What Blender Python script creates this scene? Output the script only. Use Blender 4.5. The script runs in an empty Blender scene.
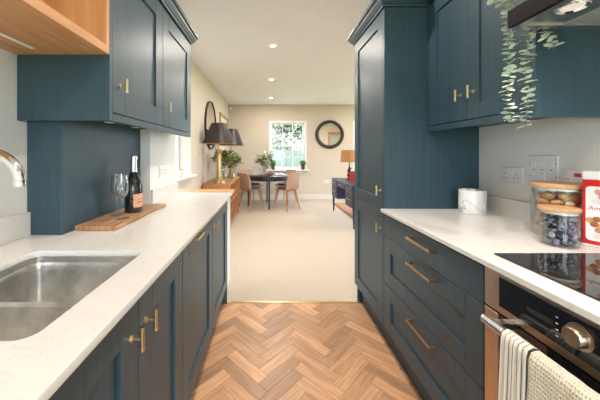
import bpy, bmesh, math, random
from mathutils import Vector, Matrix, Euler
PI = math.pi
random.seed(7)
S = bpy.context.scene
C = S.collection

# ------------------------------------------------------------------ camera
cam_d = bpy.data.cameras.new('camera'); cam = bpy.data.objects.new('camera', cam_d); C.objects.link(cam)
cam.location = (0, 0, 1.26); cam.rotation_euler = (PI/2, 0, 0)
cam_d.sensor_width = 36; cam_d.lens = 271/600*36
cam_d.shift_x = (300-269.3)/600; cam_d.shift_y = -(200-154)/600
cam_d.clip_start = 0.02; cam_d.clip_end = 200
S.camera = cam

# ------------------------------------------------------------------ world, light, exposure
W = bpy.data.worlds.new('overcast_sky'); S.world = W; W.use_nodes = True
bg = W.node_tree.nodes['Background']
bg.inputs[0].default_value = (0.74, 0.87, 1.0, 1); bg.inputs[1].default_value = 7.5
S.view_settings.view_transform = 'Standard'; S.view_settings.look = 'None'
S.view_settings.exposure = 0.80; S.view_settings.gamma = 1.0
S.view_settings.use_curve_mapping = False
S.cycles.use_denoising = True
S.cycles.max_bounces = 10; S.cycles.diffuse_bounces = 6; S.cycles.transparent_max_bounces = 16
S.cycles.sample_clamp_indirect = 6
LAMP_COL = (1.0, 0.885, 0.77); LAMP_W = 10.0

def portal(loc, rot, sx, sy):
    l = bpy.data.lights.new('window_portal', 'AREA'); l.shape = 'RECTANGLE'; l.size = sx; l.size_y = sy
    l.cycles.is_portal = True
    o = bpy.data.objects.new('window_portal', l); C.objects.link(o); o.location = loc; o.rotation_euler = rot
portal((0.51, 7.62, 1.5), (-PI/2, 0, 0), 1.0, 1.3)          # garden sash window
portal((2.84, 7.62, 1.5), (-PI/2, 0, 0), 1.0, 1.3)          # second sash window
portal((-1.35, 3.17, 1.54), (0, -PI/2, 0), 1.1, 1.4)         # side window
portal((0.2, -2.36, 1.05), (PI/2, 0, 0), 1.7, 2.1)           # glazed door behind the camera
portal((4.36, 4.9, 1.1), (0, PI/2, 0), 2.1, 2.6)             # unseen glazed doors added at the right for soft fill

# ------------------------------------------------------------------ mesh helpers
class MB:
    def __init__(s): s.bm = bmesh.new()
    def _new(s, geom_before): pass
    def box(s, x0, x1, y0, y1, z0, z1, bev=0.0, rot=None, seg=1):
        if x0 > x1: x0, x1 = x1, x0
        if y0 > y1: y0, y1 = y1, y0
        if z0 > z1: z0, z1 = z1, z0
        bm = bmesh.new()
        vs = [bm.verts.new((x, y, z)) for x in (x0, x1) for y in (y0, y1) for z in (z0, z1)]
        for f in ((0,1,3,2),(4,6,7,5),(0,4,5,1),(2,3,7,6),(0,2,6,4),(1,5,7,3)):
            bm.faces.new([vs[i] for i in f])
        if bev > 0:
            bmesh.ops.bevel(bm, geom=bm.edges[:], offset=bev, segments=seg, affect='EDGES', profile=0.5)
        if rot is not None:
            bmesh.ops.transform(bm, matrix=rot, verts=bm.verts[:])
        s.join(bm); return s
    def join(s, bm):
        me = bpy.data.meshes.new('tmp'); bm.to_mesh(me); bm.free()
        s.bm.from_mesh(me); bpy.data.meshes.remove(me)
    def faces(s, verts, faces):
        vs = [s.bm.verts.new(v) for v in verts]
        for f in faces:
            try: s.bm.faces.new([vs[i] for i in f])
            except ValueError: pass
        return s
    def loops(s, rings, cap0=True, cap1=True, close=True):
        R = [[s.bm.verts.new(p) for p in r] for r in rings]
        n = len(R[0])
        for a, b in zip(R[:-1], R[1:]):
            for i in range(n if close else n-1):
                j = (i+1) % n
                try: s.bm.faces.new((a[i], a[j], b[j], b[i]))
                except ValueError: pass
        if cap0: s.bm.faces.new(R[0][::-1])
        if cap1: s.bm.faces.new(R[-1])
        return s
    def tube(s, pts, r, seg=8, cap=True):
        pts = [Vector(p) for p in pts]; n = len(pts)
        rs = r if isinstance(r, (list, tuple)) else [r]*n
        rings = []; up = None
        for i, p in enumerate(pts):
            t = (pts[min(i+1, n-1)] - pts[max(i-1, 0)]).normalized()
            if up is None:
                a = Vector((0,0,1)) if abs(t.z) < 0.9 else Vector((1,0,0))
                up = (a - t*a.dot(t)).normalized()
            else:
                up = (up - t*up.dot(t)).normalized()
            b = t.cross(up)
            rings.append([p + (up*math.cos(2*PI*k/seg) + b*math.sin(2*PI*k/seg))*rs[i] for k in range(seg)])
        return s.loops(rings, cap, cap)
    def cyl(s, p0, p1, r, seg=16, r2=None):
        return s.tube([p0, p1], [r, r if r2 is None else r2], seg)
    def lathe(s, prof, c=(0,0,0), seg=24, cap0=True, cap1=True):
        c = Vector(c)
        rings = [[c + Vector((r*math.cos(2*PI*k/seg), r*math.sin(2*PI*k/seg), z)) for k in range(seg)] for r, z in prof]
        return s.loops(rings, cap0, cap1)
    def ball(s, c, r, seg=12, rings=8, rot=None):
        if not isinstance(r, (list, tuple)): r = (r, r, r)
        bm = bmesh.new()
        bmesh.ops.create_uvsphere(bm, u_segments=seg, v_segments=rings, radius=1)
        M = Matrix.Translation(c) @ (rot.to_4x4() if rot else Matrix.Identity(4)) @ Matrix.Diagonal((*r, 1))
        bmesh.ops.transform(bm, matrix=M, verts=bm.verts[:])
        s.join(bm); return s
    def grid(s, fn, nu, nv):
        V = [[s.bm.verts.new(fn(i/nu, j/nv)) for j in range(nv+1)] for i in range(nu+1)]
        for i in range(nu):
            for j in range(nv):
                s.bm.faces.new((V[i][j], V[i+1][j], V[i+1][j+1], V[i][j+1]))
        return s
    def leaf(s, c, d, n, L, w):
        c, d, n = Vector(c), Vector(d).normalized(), Vector(n)
        n = (n - d*n.dot(d)); n = n.normalized() if n.length > 1e-4 else d.orthogonal().normalized()
        b = d.cross(n)
        P = [c]
        for t, ww in ((.25,.8),(.55,1.),(.82,.62)):
            P.append(c + d*L*t + b*w*ww*.5 + n*L*.06); 
        P.append(c + d*L - n*L*.05)
        for t, ww in ((.82,.62),(.55,1.),(.25,.8)):
            P.append(c + d*L*t - b*w*ww*.5 + n*L*.06)
        vs = [s.bm.verts.new(p) for p in P]
        s.bm.faces.new((vs[0],vs[1],vs[7])); s.bm.faces.new((vs[1],vs[2],vs[6],vs[7]))
        s.bm.faces.new((vs[2],vs[3],vs[5],vs[6])); s.bm.faces.new((vs[3],vs[4],vs[5]))
        return s
    def build(s, name, mat, parent=None, smooth=True, angle=35, fix=True):
        if fix: bmesh.ops.recalc_face_normals(s.bm, faces=s.bm.faces[:])
        me = bpy.data.meshes.new(name); s.bm.to_mesh(me); s.bm.free()
        return put(name, me, mat, parent, smooth, angle)

def wloc(o):
    v = Vector((0,0,0))
    while o is not None: v = v + o.location; o = o.parent
    return v
def put(name, me, mat, parent=None, smooth=True, angle=35):
    n = len(me.vertices)
    mn = Vector([min(v.co[k] for v in me.vertices) for k in range(3)]); mx = Vector([max(v.co[k] for v in me.vertices) for k in range(3)])
    ctr = (mn+mx)/2; ctr.z = mn.z
    me.transform(Matrix.Translation(-ctr))
    if smooth:
        me.polygons.foreach_set('use_smooth', [True]*len(me.polygons))
        try: me.set_sharp_from_angle(angle=math.radians(angle))
        except Exception: pass
    me.materials.clear(); me.materials.append(mat)
    o = bpy.data.objects.new(name, me); C.objects.link(o)
    o.location = ctr - (wloc(parent) if parent else Vector((0,0,0)))
    if parent: o.parent = parent
    return o
def tag(o, label, cat, group=None):
    o['label'] = label; o['category'] = cat
    if group: o['group'] = group
    return o
def T(name, label, cat, loc, group=None):
    o = bpy.data.objects.new(name, None); C.objects.link(o); o.location = loc
    o.empty_display_size = 0.05
    return tag(o, label, cat, group)
def struct(o): o['kind'] = 'structure'; return o
def stuff(o): o['kind'] = 'stuff'; return o
def copy_tree(o, parent=None):
    c = o.copy(); C.objects.link(c); c.parent = parent
    for ch in list(o.children): copy_tree(ch, c)
    return c
def curve_mesh(splines, depth, bev=0.0):
    """filled 2D outline (with holes) extruded to a slab: z from -depth/2 to depth/2"""
    cu = bpy.data.curves.new('outline', 'CURVE'); cu.dimensions = '2D'; cu.fill_mode = 'BOTH'
    cu.extrude = depth/2 - bev; cu.bevel_depth = bev; cu.bevel_resolution = 1; cu.offset = -bev
    for pts in splines:
        sp = cu.splines.new('POLY'); sp.points.add(len(pts)-1); sp.use_cyclic_u = True
        for q, p in zip(sp.points, pts): q.co = (p[0], p[1], 0, 1)
    return obj_mesh(cu)
def obj_mesh(cu):
    o = bpy.data.objects.new('tmp', cu); C.objects.link(o)
    dg = bpy.context.evaluated_depsgraph_get(); dg.update()
    me = bpy.data.meshes.new_from_object(o.evaluated_get(dg))
    bpy.data.objects.remove(o); bpy.data.curves.remove(cu)
    return me
def text_mesh(body, size, depth=0.0004, shear=0.0):
    cu = bpy.data.curves.new('lettering', 'FONT'); cu.body = body; cu.size = size; cu.extrude = depth; cu.shear = shear
    cu.resolution_u = 3
    return obj_mesh(cu)
def rrect(x0, x1, y0, y1, r, n=5):
    P = []
    for cx, cy, a in ((x1-r, y1-r, 0), (x0+r, y1-r, PI/2), (x0+r, y0+r, PI), (x1-r, y0+r, 1.5*PI)):
        for k in range(n+1):
            t = a + PI/2*k/n; P.append((cx+r*math.cos(t), cy+r*math.sin(t)))
    return P

# ------------------------------------------------------------------ materials
def mat(name, col, rough=.5, metal=0., spec=.5, vary=0., scale=(8,8,8), bump=0., bscale=None, coat=0., obj_rand=0., sheen=0., emit=0., col2=None, trans=0., detail=4):
    m = bpy.data.materials.new(name); m.use_nodes = True
    N, L = m.node_tree.nodes, m.node_tree.links
    b = N['Principled BSDF']
    b.inputs['Base Color'].default_value = (*col, 1); b.inputs['Roughness'].default_value = rough
    b.inputs['Metallic'].default_value = metal; b.inputs['Specular IOR Level'].default_value = spec
    b.inputs['Coat Weight'].default_value = coat; b.inputs['Sheen Weight'].default_value = sheen
    b.inputs['Transmission Weight'].default_value = trans
    if emit:
        b.inputs['Emission Color'].default_value = (*col, 1); b.inputs['Emission Strength'].default_value = emit
    tc = N.new('ShaderNodeTexCoord'); mp = N.new('ShaderNodeMapping'); mp.inputs['Scale'].default_value = scale
    L.new(tc.outputs['Object'], mp.inputs['Vector'])
    if obj_rand:
        oi = N.new('ShaderNodeObjectInfo'); va = N.new('ShaderNodeVectorMath'); va.operation = 'ADD'
        cb = N.new('ShaderNodeCombineXYZ'); mu = N.new('ShaderNodeMath'); mu.operation = 'MULTIPLY'; mu.inputs[1].default_value = 37.
        L.new(oi.outputs['Random'], mu.inputs[0])
        for k in range(3): L.new(mu.outputs[0], cb.inputs[k])
        L.new(tc.outputs['Object'], va.inputs[0]); L.new(cb.outputs[0], va.inputs[1]); L.new(va.outputs[0], mp.inputs['Vector'])
    nz = N.new('ShaderNodeTexNoise'); nz.inputs['Scale'].default_value = 1.; nz.inputs['Detail'].default_value = detail; nz.inputs['Roughness'].default_value = .6
    L.new(mp.outputs[0], nz.inputs['Vector'])
    if vary or col2 or obj_rand:
        c2 = col2 or tuple(max(0, c*(1-vary)) for c in col); c1 = col if col2 else tuple(min(1, c*(1+vary)) for c in col)
        cr = N.new('ShaderNodeValToRGB'); cr.color_ramp.elements[0].position = .32; cr.color_ramp.elements[1].position = .68
        cr.color_ramp.elements[0].color = (*c2, 1); cr.color_ramp.elements[1].color = (*c1, 1)
        L.new(nz.outputs['Fac'], cr.inputs[0]); out = cr.outputs[0]
        if obj_rand:
            hs = N.new('ShaderNodeHueSaturation'); mr = N.new('ShaderNodeMapRange')
            mr.inputs['To Min'].default_value = 1-obj_rand; mr.inputs['To Max'].default_value = 1+obj_rand
            L.new(oi.outputs['Random'], mr.inputs['Value']); L.new(mr.outputs[0], hs.inputs['Value']); L.new(out, hs.inputs['Color']); out = hs.outputs[0]
        L.new(out, b.inputs['Base Color'])
    if bump:
        bp = N.new('ShaderNodeBump'); bp.inputs['Strength'].default_value = bump; bp.inputs['Distance'].default_value = .004
        if bscale:
            mp2 = N.new('ShaderNodeMapping'); mp2.inputs['Scale'].default_value = bscale; L.new(tc.outputs['Object'], mp2.inputs['Vector'])
            nz2 = N.new('ShaderNodeTexNoise'); nz2.inputs['Scale'].default_value = 1.; nz2.inputs['Detail'].default_value = 3.; L.new(mp2.outputs[0], nz2.inputs['Vector'])
            L.new(nz2.outputs['Fac'], bp.inputs['Height'])
        else: L.new(nz.outputs['Fac'], bp.inputs['Height'])
        L.new(bp.outputs[0], b.inputs['Normal'])
    return m
def glass(name, tint=(1,1,1), refl=1.0, rough=0.02, base=0.03, power=2.0):
    m = bpy.data.materials.new(name); m.use_nodes = True
    N, L = m.node_tree.nodes, m.node_tree.links
    N.remove(N['Principled BSDF'])
    tr = N.new('ShaderNodeBsdfTransparent'); tr.inputs[0].default_value = (*tint, 1)
    gl = N.new('ShaderNodeBsdfGlossy'); gl.inputs['Roughness'].default_value = rough
    lw = N.new('ShaderNodeLayerWeight'); lw.inputs[0].default_value = .35
    mr = N.new('ShaderNodeMapRange'); mr.inputs['To Min'].default_value = base; mr.inputs['To Max'].default_value = refl
    pw = N.new('ShaderNodeMath'); pw.operation = 'POWER'; pw.inputs[1].default_value = power
    L.new(lw.outputs['Facing'], pw.inputs[0]); L.new(pw.outputs[0], mr.inputs['Value'])
    mx = N.new('ShaderNodeMixShader'); L.new(mr.outputs[0], mx.inputs[0]); L.new(tr.outputs[0], mx.inputs[1]); L.new(gl.outputs[0], mx.inputs[2])
    L.new(mx.outputs[0], N['Material Output'].inputs[0])
    return m

M = {}
M['teal'] = mat('teal_paint', (.025, .062, .088), .40, vary=.14, scale=(60,60,3), bump=.12, bscale=(260,260,14), spec=.6)
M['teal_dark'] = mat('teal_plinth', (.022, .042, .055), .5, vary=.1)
M['wall_k'] = mat('kitchen_wall_paint', (.80, .79, .775), .6, vary=.02, scale=(3,3,3), bump=.03, bscale=(300,300,300))
M['wall_l'] = mat('living_wall_paint', (.62, .54, .46), .7, vary=.02, scale=(3,3,3), bump=.03, bscale=(300,300,300))
M['ceil'] = mat('ceiling_paint', (.86, .825, .85), .75, vary=.015, scale=(2,2,2), bump=.02, bscale=(250,250,250))
M['white'] = mat('white_gloss_paint', (.82, .84, .86), .35, vary=.02)
M['trim'] = mat('cream_gloss_paint', (.70, .65, .58), .4, vary=.02)
M['plastic'] = mat('white_plastic', (.76, .76, .80), .3, vary=.01)
M['carpet'] = mat('cream_carpet', (.53, .43, .325), .95, vary=.12, scale=(90,90,90), bump=.5, bscale=(220,220,220), sheen=.3)
M['grout'] = mat('floor_screed', (.26, .15, .085), .8, vary=.1)
M['oakfloor'] = mat('oak_plank', (.63, .365, .205), .34, col2=(.42, .215, .115), scale=(5,60,20), obj_rand=.34, bump=.08, bscale=(10,160,30), spec=.5)
M['oak'] = mat('oak_veneer', (.66, .35, .155), .42, col2=(.50, .235, .095), scale=(30,3,30), bump=.05, bscale=(90,8,90))
M['oak_v'] = mat('oak_veneer_upright', (.66, .35, .155), .42, col2=(.52, .25, .10), scale=(30,30,3), bump=.05, bscale=(90,90,8))
M['oak_f'] = mat('oak_furniture', (.52, .25, .105), .45, col2=(.38, .165, .065), scale=(25,4,25))
M['board'] = mat('acacia_board', (.60, .36, .19), .45, col2=(.26, .115, .05), scale=(48,3,3), detail=3)
M['brass'] = mat('brushed_brass', (.74, .57, .32), .28, 1., vary=.08, scale=(80,80,80))
M['bronze'] = mat('brushed_bronze', (.42, .27, .15), .34, 1., vary=.08, scale=(80,80,80))
M['gold'] = mat('antique_brass', (.50, .34, .16), .36, 1., vary=.2, scale=(30,30,30))
M['steel'] = mat('brushed_steel', (.60, .585, .56), .27, 1., vary=.14, scale=(9,9,9), bump=.03, bscale=(20,300,20))
M['sink'] = mat('sink_steel', (.74, .73, .71), .30, 1., vary=.22, scale=(14,14,14), bump=.05, bscale=(30,30,200))
M['chrome'] = mat('chrome', (.82, .83, .85), .06, 1., vary=.02)
M['ovensteel'] = mat('oven_steel', (.58, .46, .36), .3, 1., vary=.06, scale=(20,200,20))  # coppery tint puts the oak floor's reflection into the steel colour
M['blackglass'] = mat('black_glass', (.012, .012, .014), .04, spec=.7, vary=.05)
M['black'] = mat('black_metal', (.02, .02, .022), .4, vary=.1)
M['hooddark'] = mat('dark_hood_front', (.008, .005, .005), .5, spec=.12, vary=.1)
M['mirror'] = mat('mirror_silver', (.86, .86, .85), .02, 1., vary=.01)
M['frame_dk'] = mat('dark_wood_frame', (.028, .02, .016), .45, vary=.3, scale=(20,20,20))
M['frame_gold'] = mat('gilt_frame', (.42, .28, .13), .4, vary=.3, scale=(40,40,40), metal=.4)
M['shade_dk'] = mat('dark_lamp_shade', (.018, .013, .012), .45, vary=.2, scale=(10,10,60), spec=.6)
M['shade_in'] = mat('gilt_lining', (.62, .36, .14), .45, vary=.1, metal=.3)
M['shade_or'] = mat('rust_lamp_shade', (.55, .27, .12), .7, vary=.15, scale=(60,60,60))
M['navy'] = mat('navy_paint', (.028, .036, .085), .4, vary=.15, scale=(10,10,10))
M['tabledk'] = mat('ebonised_wood', (.026, .027, .036), .3, vary=.2)
M['chair'] = mat('beige_leather', (.47, .31, .22), .5, vary=.05, scale=(20,20,20), bump=.03)
M['chairleg'] = mat('beech_leg', (.48, .235, .10), .45, vary=.12, scale=(40,40,5))
M['greyfab'] = mat('grey_seat_fabric', (.085, .085, .095), .9, vary=.15, scale=(80,80,80), bump=.2)
M['leaf'] = mat('leaf_green', (.19, .25, .10), .6, col2=(.055, .095, .035), scale=(30,30,30))
M['leaf_y'] = mat('leaf_yellow_green', (.46, .47, .20), .6, col2=(.22, .27, .09), scale=(30,30,30))
M['eucal'] = mat('eucalyptus_leaf', (.60, .68, .58), .6, col2=(.42, .54, .45), scale=(25,25,25))
M['stem'] = mat('plant_stem', (.16, .19, .08), .6, vary=.2)
M['box_tree'] = mat('topiary_leaf', (.09, .27, .05), .6, col2=(.03, .12, .02), scale=(60,60,60))
M['pot_r'] = mat('oxblood_pot', (.14, .025, .02), .4, vary=.2)
M['marble'] = mat('white_marble', (.84, .84, .84), .25, col2=(.84,.83,.82), scale=(6,6,6))
M['flower'] = mat('cream_petal', (.78, .76, .66), .6, vary=.08)
M['bottle'] = mat('dark_bottle_glass', (.012, .013, .018), .06, spec=.7, vary=.1)
M['foil'] = mat('silver_foil', (.75, .74, .74), .28, 1., vary=.1, scale=(90,90,90), bump=.3)
M['label_o'] = mat('peach_label', (.72, .38, .24), .5, vary=.04)
M['print_dk'] = mat('dark_print', (.06, .04, .04), .5, vary=.05)
M['red'] = mat('tin_red', (.62, .018, .016), .3, vary=.04)
M['tin_w'] = mat('tin_white', (.82, .82, .84), .3, vary=.02)
M['redtxt'] = mat('red_print', (.55, .03, .04), .5, vary=.05)
M['pinktxt'] = mat('pale_red_print', (.68, .30, .30), .5, vary=.05)
M['cookie'] = mat('almond_biscuit', (.42, .17, .05), .7, col2=(.60, .36, .16), scale=(60,60,60), bump=.5, obj_rand=.2)
M['cookie_p'] = mat('biscuit_print', (.42, .16, .05), .6, col2=(.28, .09, .03), scale=(60,60,60))
M['candy'] = mat('dark_foil_wrap', (.06, .065, .075), .25, metal=.6, col2=(.28,.29,.32), scale=(70,70,70), bump=.6, obj_rand=.2)
M['purple'] = mat('purple_band', (.26, .10, .46), .4, vary=.2, scale=(90,90,90))
M['lidwood'] = mat('bamboo_lid', (.62, .38, .20), .5, col2=(.50, .28, .13), scale=(40,4,4))
M['candle'] = mat('candle_wax', (.84, .78, .62), .6, vary=.03)
M['rug'] = mat('rug_red', (.45, .10, .05), .95, col2=(.36, .20, .12), scale=(9,9,9), bump=.3, bscale=(200,200,200))
M['rug_b'] = mat('rug_border', (.55, .40, .28), .95, col2=(.40, .14, .08), scale=(30,30,30))
M['led'] = mat('led_diffuser', (.9, .92, .95), .4, vary=.01)
M['lens'] = mat('downlight_lens', (1., .93, .82), .4, emit=18.)
M['hoodlens'] = mat('hood_lamp_lens', (1., .95, .88), .3, emit=.15)
M['filter'] = mat('hood_filter_mesh', (.52, .55, .55), .4, .7, vary=.1, scale=(200,200,200))
M['glass'] = glass('clear_glass', (.97,.985,.98), .75, .03, .04)
M['wineglass'] = glass('crystal_glass', (.98,.99,.99), 1.0, .03, .05, 1.4)
M['pane'] = glass('window_glass', (.98,.99,.99), .5, .0, .02)
M['lawn'] = mat('lawn_grass', (.16, .26, .07), .9, vary=.4, scale=(3,3,3))
M['bark'] = mat('tree_bark', (.20, .16, .12), .9, vary=.3, scale=(10,10,3))
M['spring'] = mat('spring_leaves', (.30, .34, .23), .7, col2=(.36, .33, .27), scale=(4,4,4))
M['fencew'] = mat('pale_fence_board', (.12, .13, .11), .8, vary=.2, scale=(8,8,2))
M['paper'] = mat('white_print_paper', (.72, .66, .54), .7, vary=.05)
M['art'] = mat('landscape_print', (.10, .12, .10), .6, col2=(.55, .55, .50), scale=(5,5,3))
M['linen'] = mat('linen_napkin', (.62, .58, .48), .9, vary=.05)

def quartz():
    m = mat('white_quartz', (.75, .73, .71), .22, spec=.5)
    N, L = m.node_tree.nodes, m.node_tree.links; b = N['Principled BSDF']
    tc = N.new('ShaderNodeTexCoord')
    n1 = N.new('ShaderNodeTexNoise'); n1.inputs['Scale'].default_value = 2.2; n1.inputs['Detail'].default_value = 7; n1.inputs['Roughness'].default_value = .65; n1.inputs['Distortion'].default_value = 1.2
    L.new(tc.outputs['Object'], n1.inputs['Vector'])
    r = N.new('ShaderNodeValToRGB'); e = r.color_ramp.elements
    e[0].position = .49; e[0].color = (.75,.73,.71,1); e[1].position = .51; e[1].color = (.75,.73,.71,1)
    k = e.new(.5); k.color = (.68,.66,.64,1)
    L.new(n1.outputs['Fac'], r.inputs[0]); L.new(r.outputs[0], b.inputs['Base Color']); return m
M['quartz'] = quartz()
def marble_veins():
    m = M['marble']; N, L = m.node_tree.nodes, m.node_tree.links; b = N['Principled BSDF']
    tc = N.new('ShaderNodeTexCoord'); n1 = N.new('ShaderNodeTexNoise'); n1.inputs['Scale'].default_value = 5; n1.inputs['Detail'].default_value = 3; n1.inputs['Distortion'].default_value = .8
    L.new(tc.outputs['Object'], n1.inputs['Vector'])
    r = N.new('ShaderNodeValToRGB'); e = r.color_ramp.elements
    e[0].position = .452; e[0].color = (.84,.84,.84,1); e[1].position = .488; e[1].color = (.84,.84,.84,1); k = e.new(.47); k.color = (.42,.45,.50,1)
    L.new(n1.outputs['Fac'], r.inputs[0]); L.new(r.outputs[0], b.inputs['Base Color'])
marble_veins()
def striped(name, axis, c1, c2, freq, width):
    m = mat(name, c1, .9, sheen=.2, bump=.25, bscale=(500,500,500))
    N, L = m.node_tree.nodes, m.node_tree.links; b = N['Principled BSDF']
    tc = N.new('ShaderNodeUVMap'); sp = N.new('ShaderNodeSeparateXYZ'); L.new(tc.outputs[0], sp.inputs[0])
    mu = N.new('ShaderNodeMath'); mu.operation = 'MULTIPLY'; mu.inputs[1].default_value = freq; L.new(sp.outputs[axis], mu.inputs[0])
    fr = N.new('ShaderNodeMath'); fr.operation = 'FRACT'; L.new(mu.outputs[0], fr.inputs[0])
    lt = N.new('ShaderNodeMath'); lt.operation = 'LESS_THAN'; lt.inputs[1].default_value = width; L.new(fr.outputs[0], lt.inputs[0])
    mx = N.new('ShaderNodeMix'); mx.data_type = 'RGBA'; L.new(lt.outputs[0], mx.inputs[0]); mx.inputs[6].default_value = (*c1,1); mx.inputs[7].default_value = (*c2,1)
    L.new(mx.outputs[2], b.inputs['Base Color']); return m
M['towel_s'] = striped('striped_tea_towel', 0, (.76,.71,.62), (.06,.065,.09), 6.0, .17)
def waffle():
    m = mat('waffle_towel', (.70, .63, .50), .95, sheen=.3)
    N, L = m.node_tree.nodes, m.node_tree.links; b = N['Principled BSDF']
    uv = N.new('ShaderNodeUVMap'); sp = N.new('ShaderNodeSeparateXYZ'); L.new(uv.outputs[0], sp.inputs[0])
    hs = []
    for ax, f in ((0, 36.), (1, 70.)):
        mu = N.new('ShaderNodeMath'); mu.operation = 'MULTIPLY'; mu.inputs[1].default_value = f*2*PI; L.new(sp.outputs[ax], mu.inputs[0])
        sn = N.new('ShaderNodeMath'); sn.operation = 'SINE'; L.new(mu.outputs[0], sn.inputs[0]); hs.append(sn)
    mxm = N.new('ShaderNodeMath'); mxm.operation = 'MAXIMUM'; L.new(hs[0].outputs[0], mxm.inputs[0]); L.new(hs[1].outputs[0], mxm.inputs[1])
    bp = N.new('ShaderNodeBump'); bp.inputs['Strength'].default_value = .6; bp.inputs['Distance'].default_value = .002
    L.new(mxm.outputs[0], bp.inputs['Height']); L.new(bp.outputs[0], b.inputs['Normal'])
    mr = N.new('ShaderNodeMapRange'); mr.inputs['From Min'].default_value = -1; mr.inputs['To Min'].default_value = 0
    mx = N.new('ShaderNodeMix'); mx.data_type = 'RGBA'; mx.inputs[6].default_value = (.56,.49,.37,1); mx.inputs[7].default_value = (.74,.67,.54,1)
    L.new(mxm.outputs[0], mr.inputs['Value']); L.new(mr.outputs[0], mx.inputs[0]); L.new(mx.outputs[2], b.inputs['Base Color'])
    return m
M['towel_w'] = waffle()

# ------------------------------------------------------------------ dimensions (metres; Y is depth from the camera)
CZ = 2.62; YF = 7.49; XR = 1.345; XL = -1.05; XLL = -1.12; YTH = 2.30; YB = -2.3; XRR = 4.3
WT0, WT1 = .89, .91
LD, RD = -.355, .735        # door planes left and right

# ------------------------------------------------------------------ structure
def wall(name, boxes, m):
    b = MB()
    for q in boxes: b.box(*q)
    return struct(b.build(name, m, smooth=False))
# kitchen floor with herringbone planks
fl = struct(MB().box(XL, XR, YB, YTH, -.06, -.014).build('floor', M['grout'], smooth=False))
L_, W_ = .29, .0725; g = .0004
def plank(cx, cy, ang):
    bm = bmesh.new()
    vs = [bm.verts.new((x, y, z)) for x in (-L_/2+g, L_/2-g) for y in (-W_/2+g, W_/2-g) for z in (-.014, 0)]
    for f in ((0,1,3,2),(4,6,7,5),(0,4,5,1),(2,3,7,6),(0,2,6,4),(1,5,7,3)): bm.faces.new([vs[i] for i in f])
    bmesh.ops.bevel(bm, geom=[e for e in bm.edges if all(abs(v.co.z) < 1e-6 for v in e.verts)], offset=.0007, segments=1, affect='EDGES')
    ca, sa = math.cos(ang), math.sin(ang)
    clipped = False
    for (px, py, nx, ny) in ((-.42, 0, -1, 0), (.82, 0, 1, 0), (0, YTH-.012, 0, 1), (0, -.9, 0, -1)):
        co = Vector(((px-cx)*ca+(py-cy)*sa, -(px-cx)*sa+(py-cy)*ca, 0)); no = Vector((nx*ca+ny*sa, -nx*sa+ny*ca, 0))
        if max((v.co-co).dot(no) for v in bm.verts) < 0: continue
        if min((v.co-co).dot(no) for v in bm.verts) > -.004: bm.free(); return None
        r = bmesh.ops.bisect_plane(bm, geom=bm.verts[:]+bm.edges[:]+bm.faces[:], plane_co=co, plane_no=no, clear_outer=True)
        ed = [e for e in r['geom_cut'] if isinstance(e, bmesh.types.BMEdge)]
        try: bmesh.ops.contextual_create(bm, geom=ed)
        except Exception: pass
        clipped = True
    return bm, clipped
shared = None
for j in range(-3, 4):
    for k in range(-16, 44):
        for kind in (0, 1):
            if kind == 0: ax, ay, ex, ey = k*W_, k*W_, L_, W_
            else: ax, ay, ex, ey = k*W_+L_, k*W_+W_-L_, W_, L_
            ax += j*L_; ay -= j*L_
            mx_, my_ = ax+ex/2, ay+ey/2
            X, Y = (mx_-my_)/math.sqrt(2)-.01, (mx_+my_)/math.sqrt(2)
            if not (-.6 < X < 1.0 and -1.1 < Y < 2.5): continue
            ang = PI/4 if kind == 0 else 3*PI/4
            r = plank(X, Y, ang)
            if r is None: continue
            bm, cl = r
            if len(bm.verts) < 4: bm.free(); continue
            if not cl and shared is not None: me = shared; bm.free()
            else:
                me = bpy.data.meshes.new('plank'); bm.to_mesh(me); bm.free(); me.materials.append(M['oakfloor'])
                if not cl: shared = me
            o = bpy.data.objects.new('plank', me); C.objects.link(o)
            o.parent = fl; o.location = Vector((X, Y, 0)) - fl.location; o.rotation_euler.z = ang
struct(MB().box(XLL, XRR, YTH+.012, YF, -.06, .004).build('floor_carpet', M['carpet'], smooth=False))
tag(MB().box(LD-.3, RD+.3, YTH-.012, YTH+.012, -.012, .007, .002).build('threshold_strip', M['brass']), 'thin brass strip between herringbone floor and cream carpet', 'threshold strip')
struct(MB().box(XLL-.3, XRR+.2, YB-.2, YF+.2, CZ, CZ+.1).build('ceiling', M['ceil'], smooth=False))
# walls
wall('wall_left', [(XL-.12, XL, YB, 1.88, 0, CZ)], M['wall_k'])
wall('wall_left_pier', [(XLL-.05, -.827, 1.88, 2.40, 0, 1.4305), (XLL-.05, XL-.001, 1.88, 2.40, 1.4305, CZ)], M['wall_k'])
WY0, WY1, WZ0, WZ1 = 2.46, 3.876, .97, 2.12
wall('wall_left_living', [(XLL-.24, XLL, 2.40, WY0, 0, CZ), (XLL-.24, XLL, WY1, YF, 0, CZ), (XLL-.24, XLL, WY0, WY1, 0, WZ0-.03), (XLL-.24, XLL, WY0, WY1, WZ1, CZ)], M['wall_l'])
fx = [(-.015, 1.03), (2.31, 3.355)]; FZ0, FZ1 = .83, 2.175
wall('wall_far', [(XLL-.24, fx[0][0], YF, YF+.2, 0, CZ), (fx[0][1], fx[1][0], YF, YF+.2, 0, CZ), (fx[1][1], XRR+.2, YF, YF+.2, 0, CZ)]
     + [(a, b, YF, YF+.2, 0, FZ0-.03) for a, b in fx] + [(a, b, YF, YF+.2, FZ1, CZ) for a, b in fx], M['wall_l'])
wall('wall_right', [(XR, XR+.1, YB, 2.34, 0, CZ)], M['wall_k'])
DX0, DX1, DZ1 = 2.74, 3.62, 2.28
wall('wall_right_return', [(XR+.1, DX0, 2.24, 2.34, 0, CZ), (DX1, XRR, 2.24, 2.34, 0, CZ), (DX0, DX1, 2.24, 2.34, DZ1, CZ)], M['wall_l'])
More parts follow.
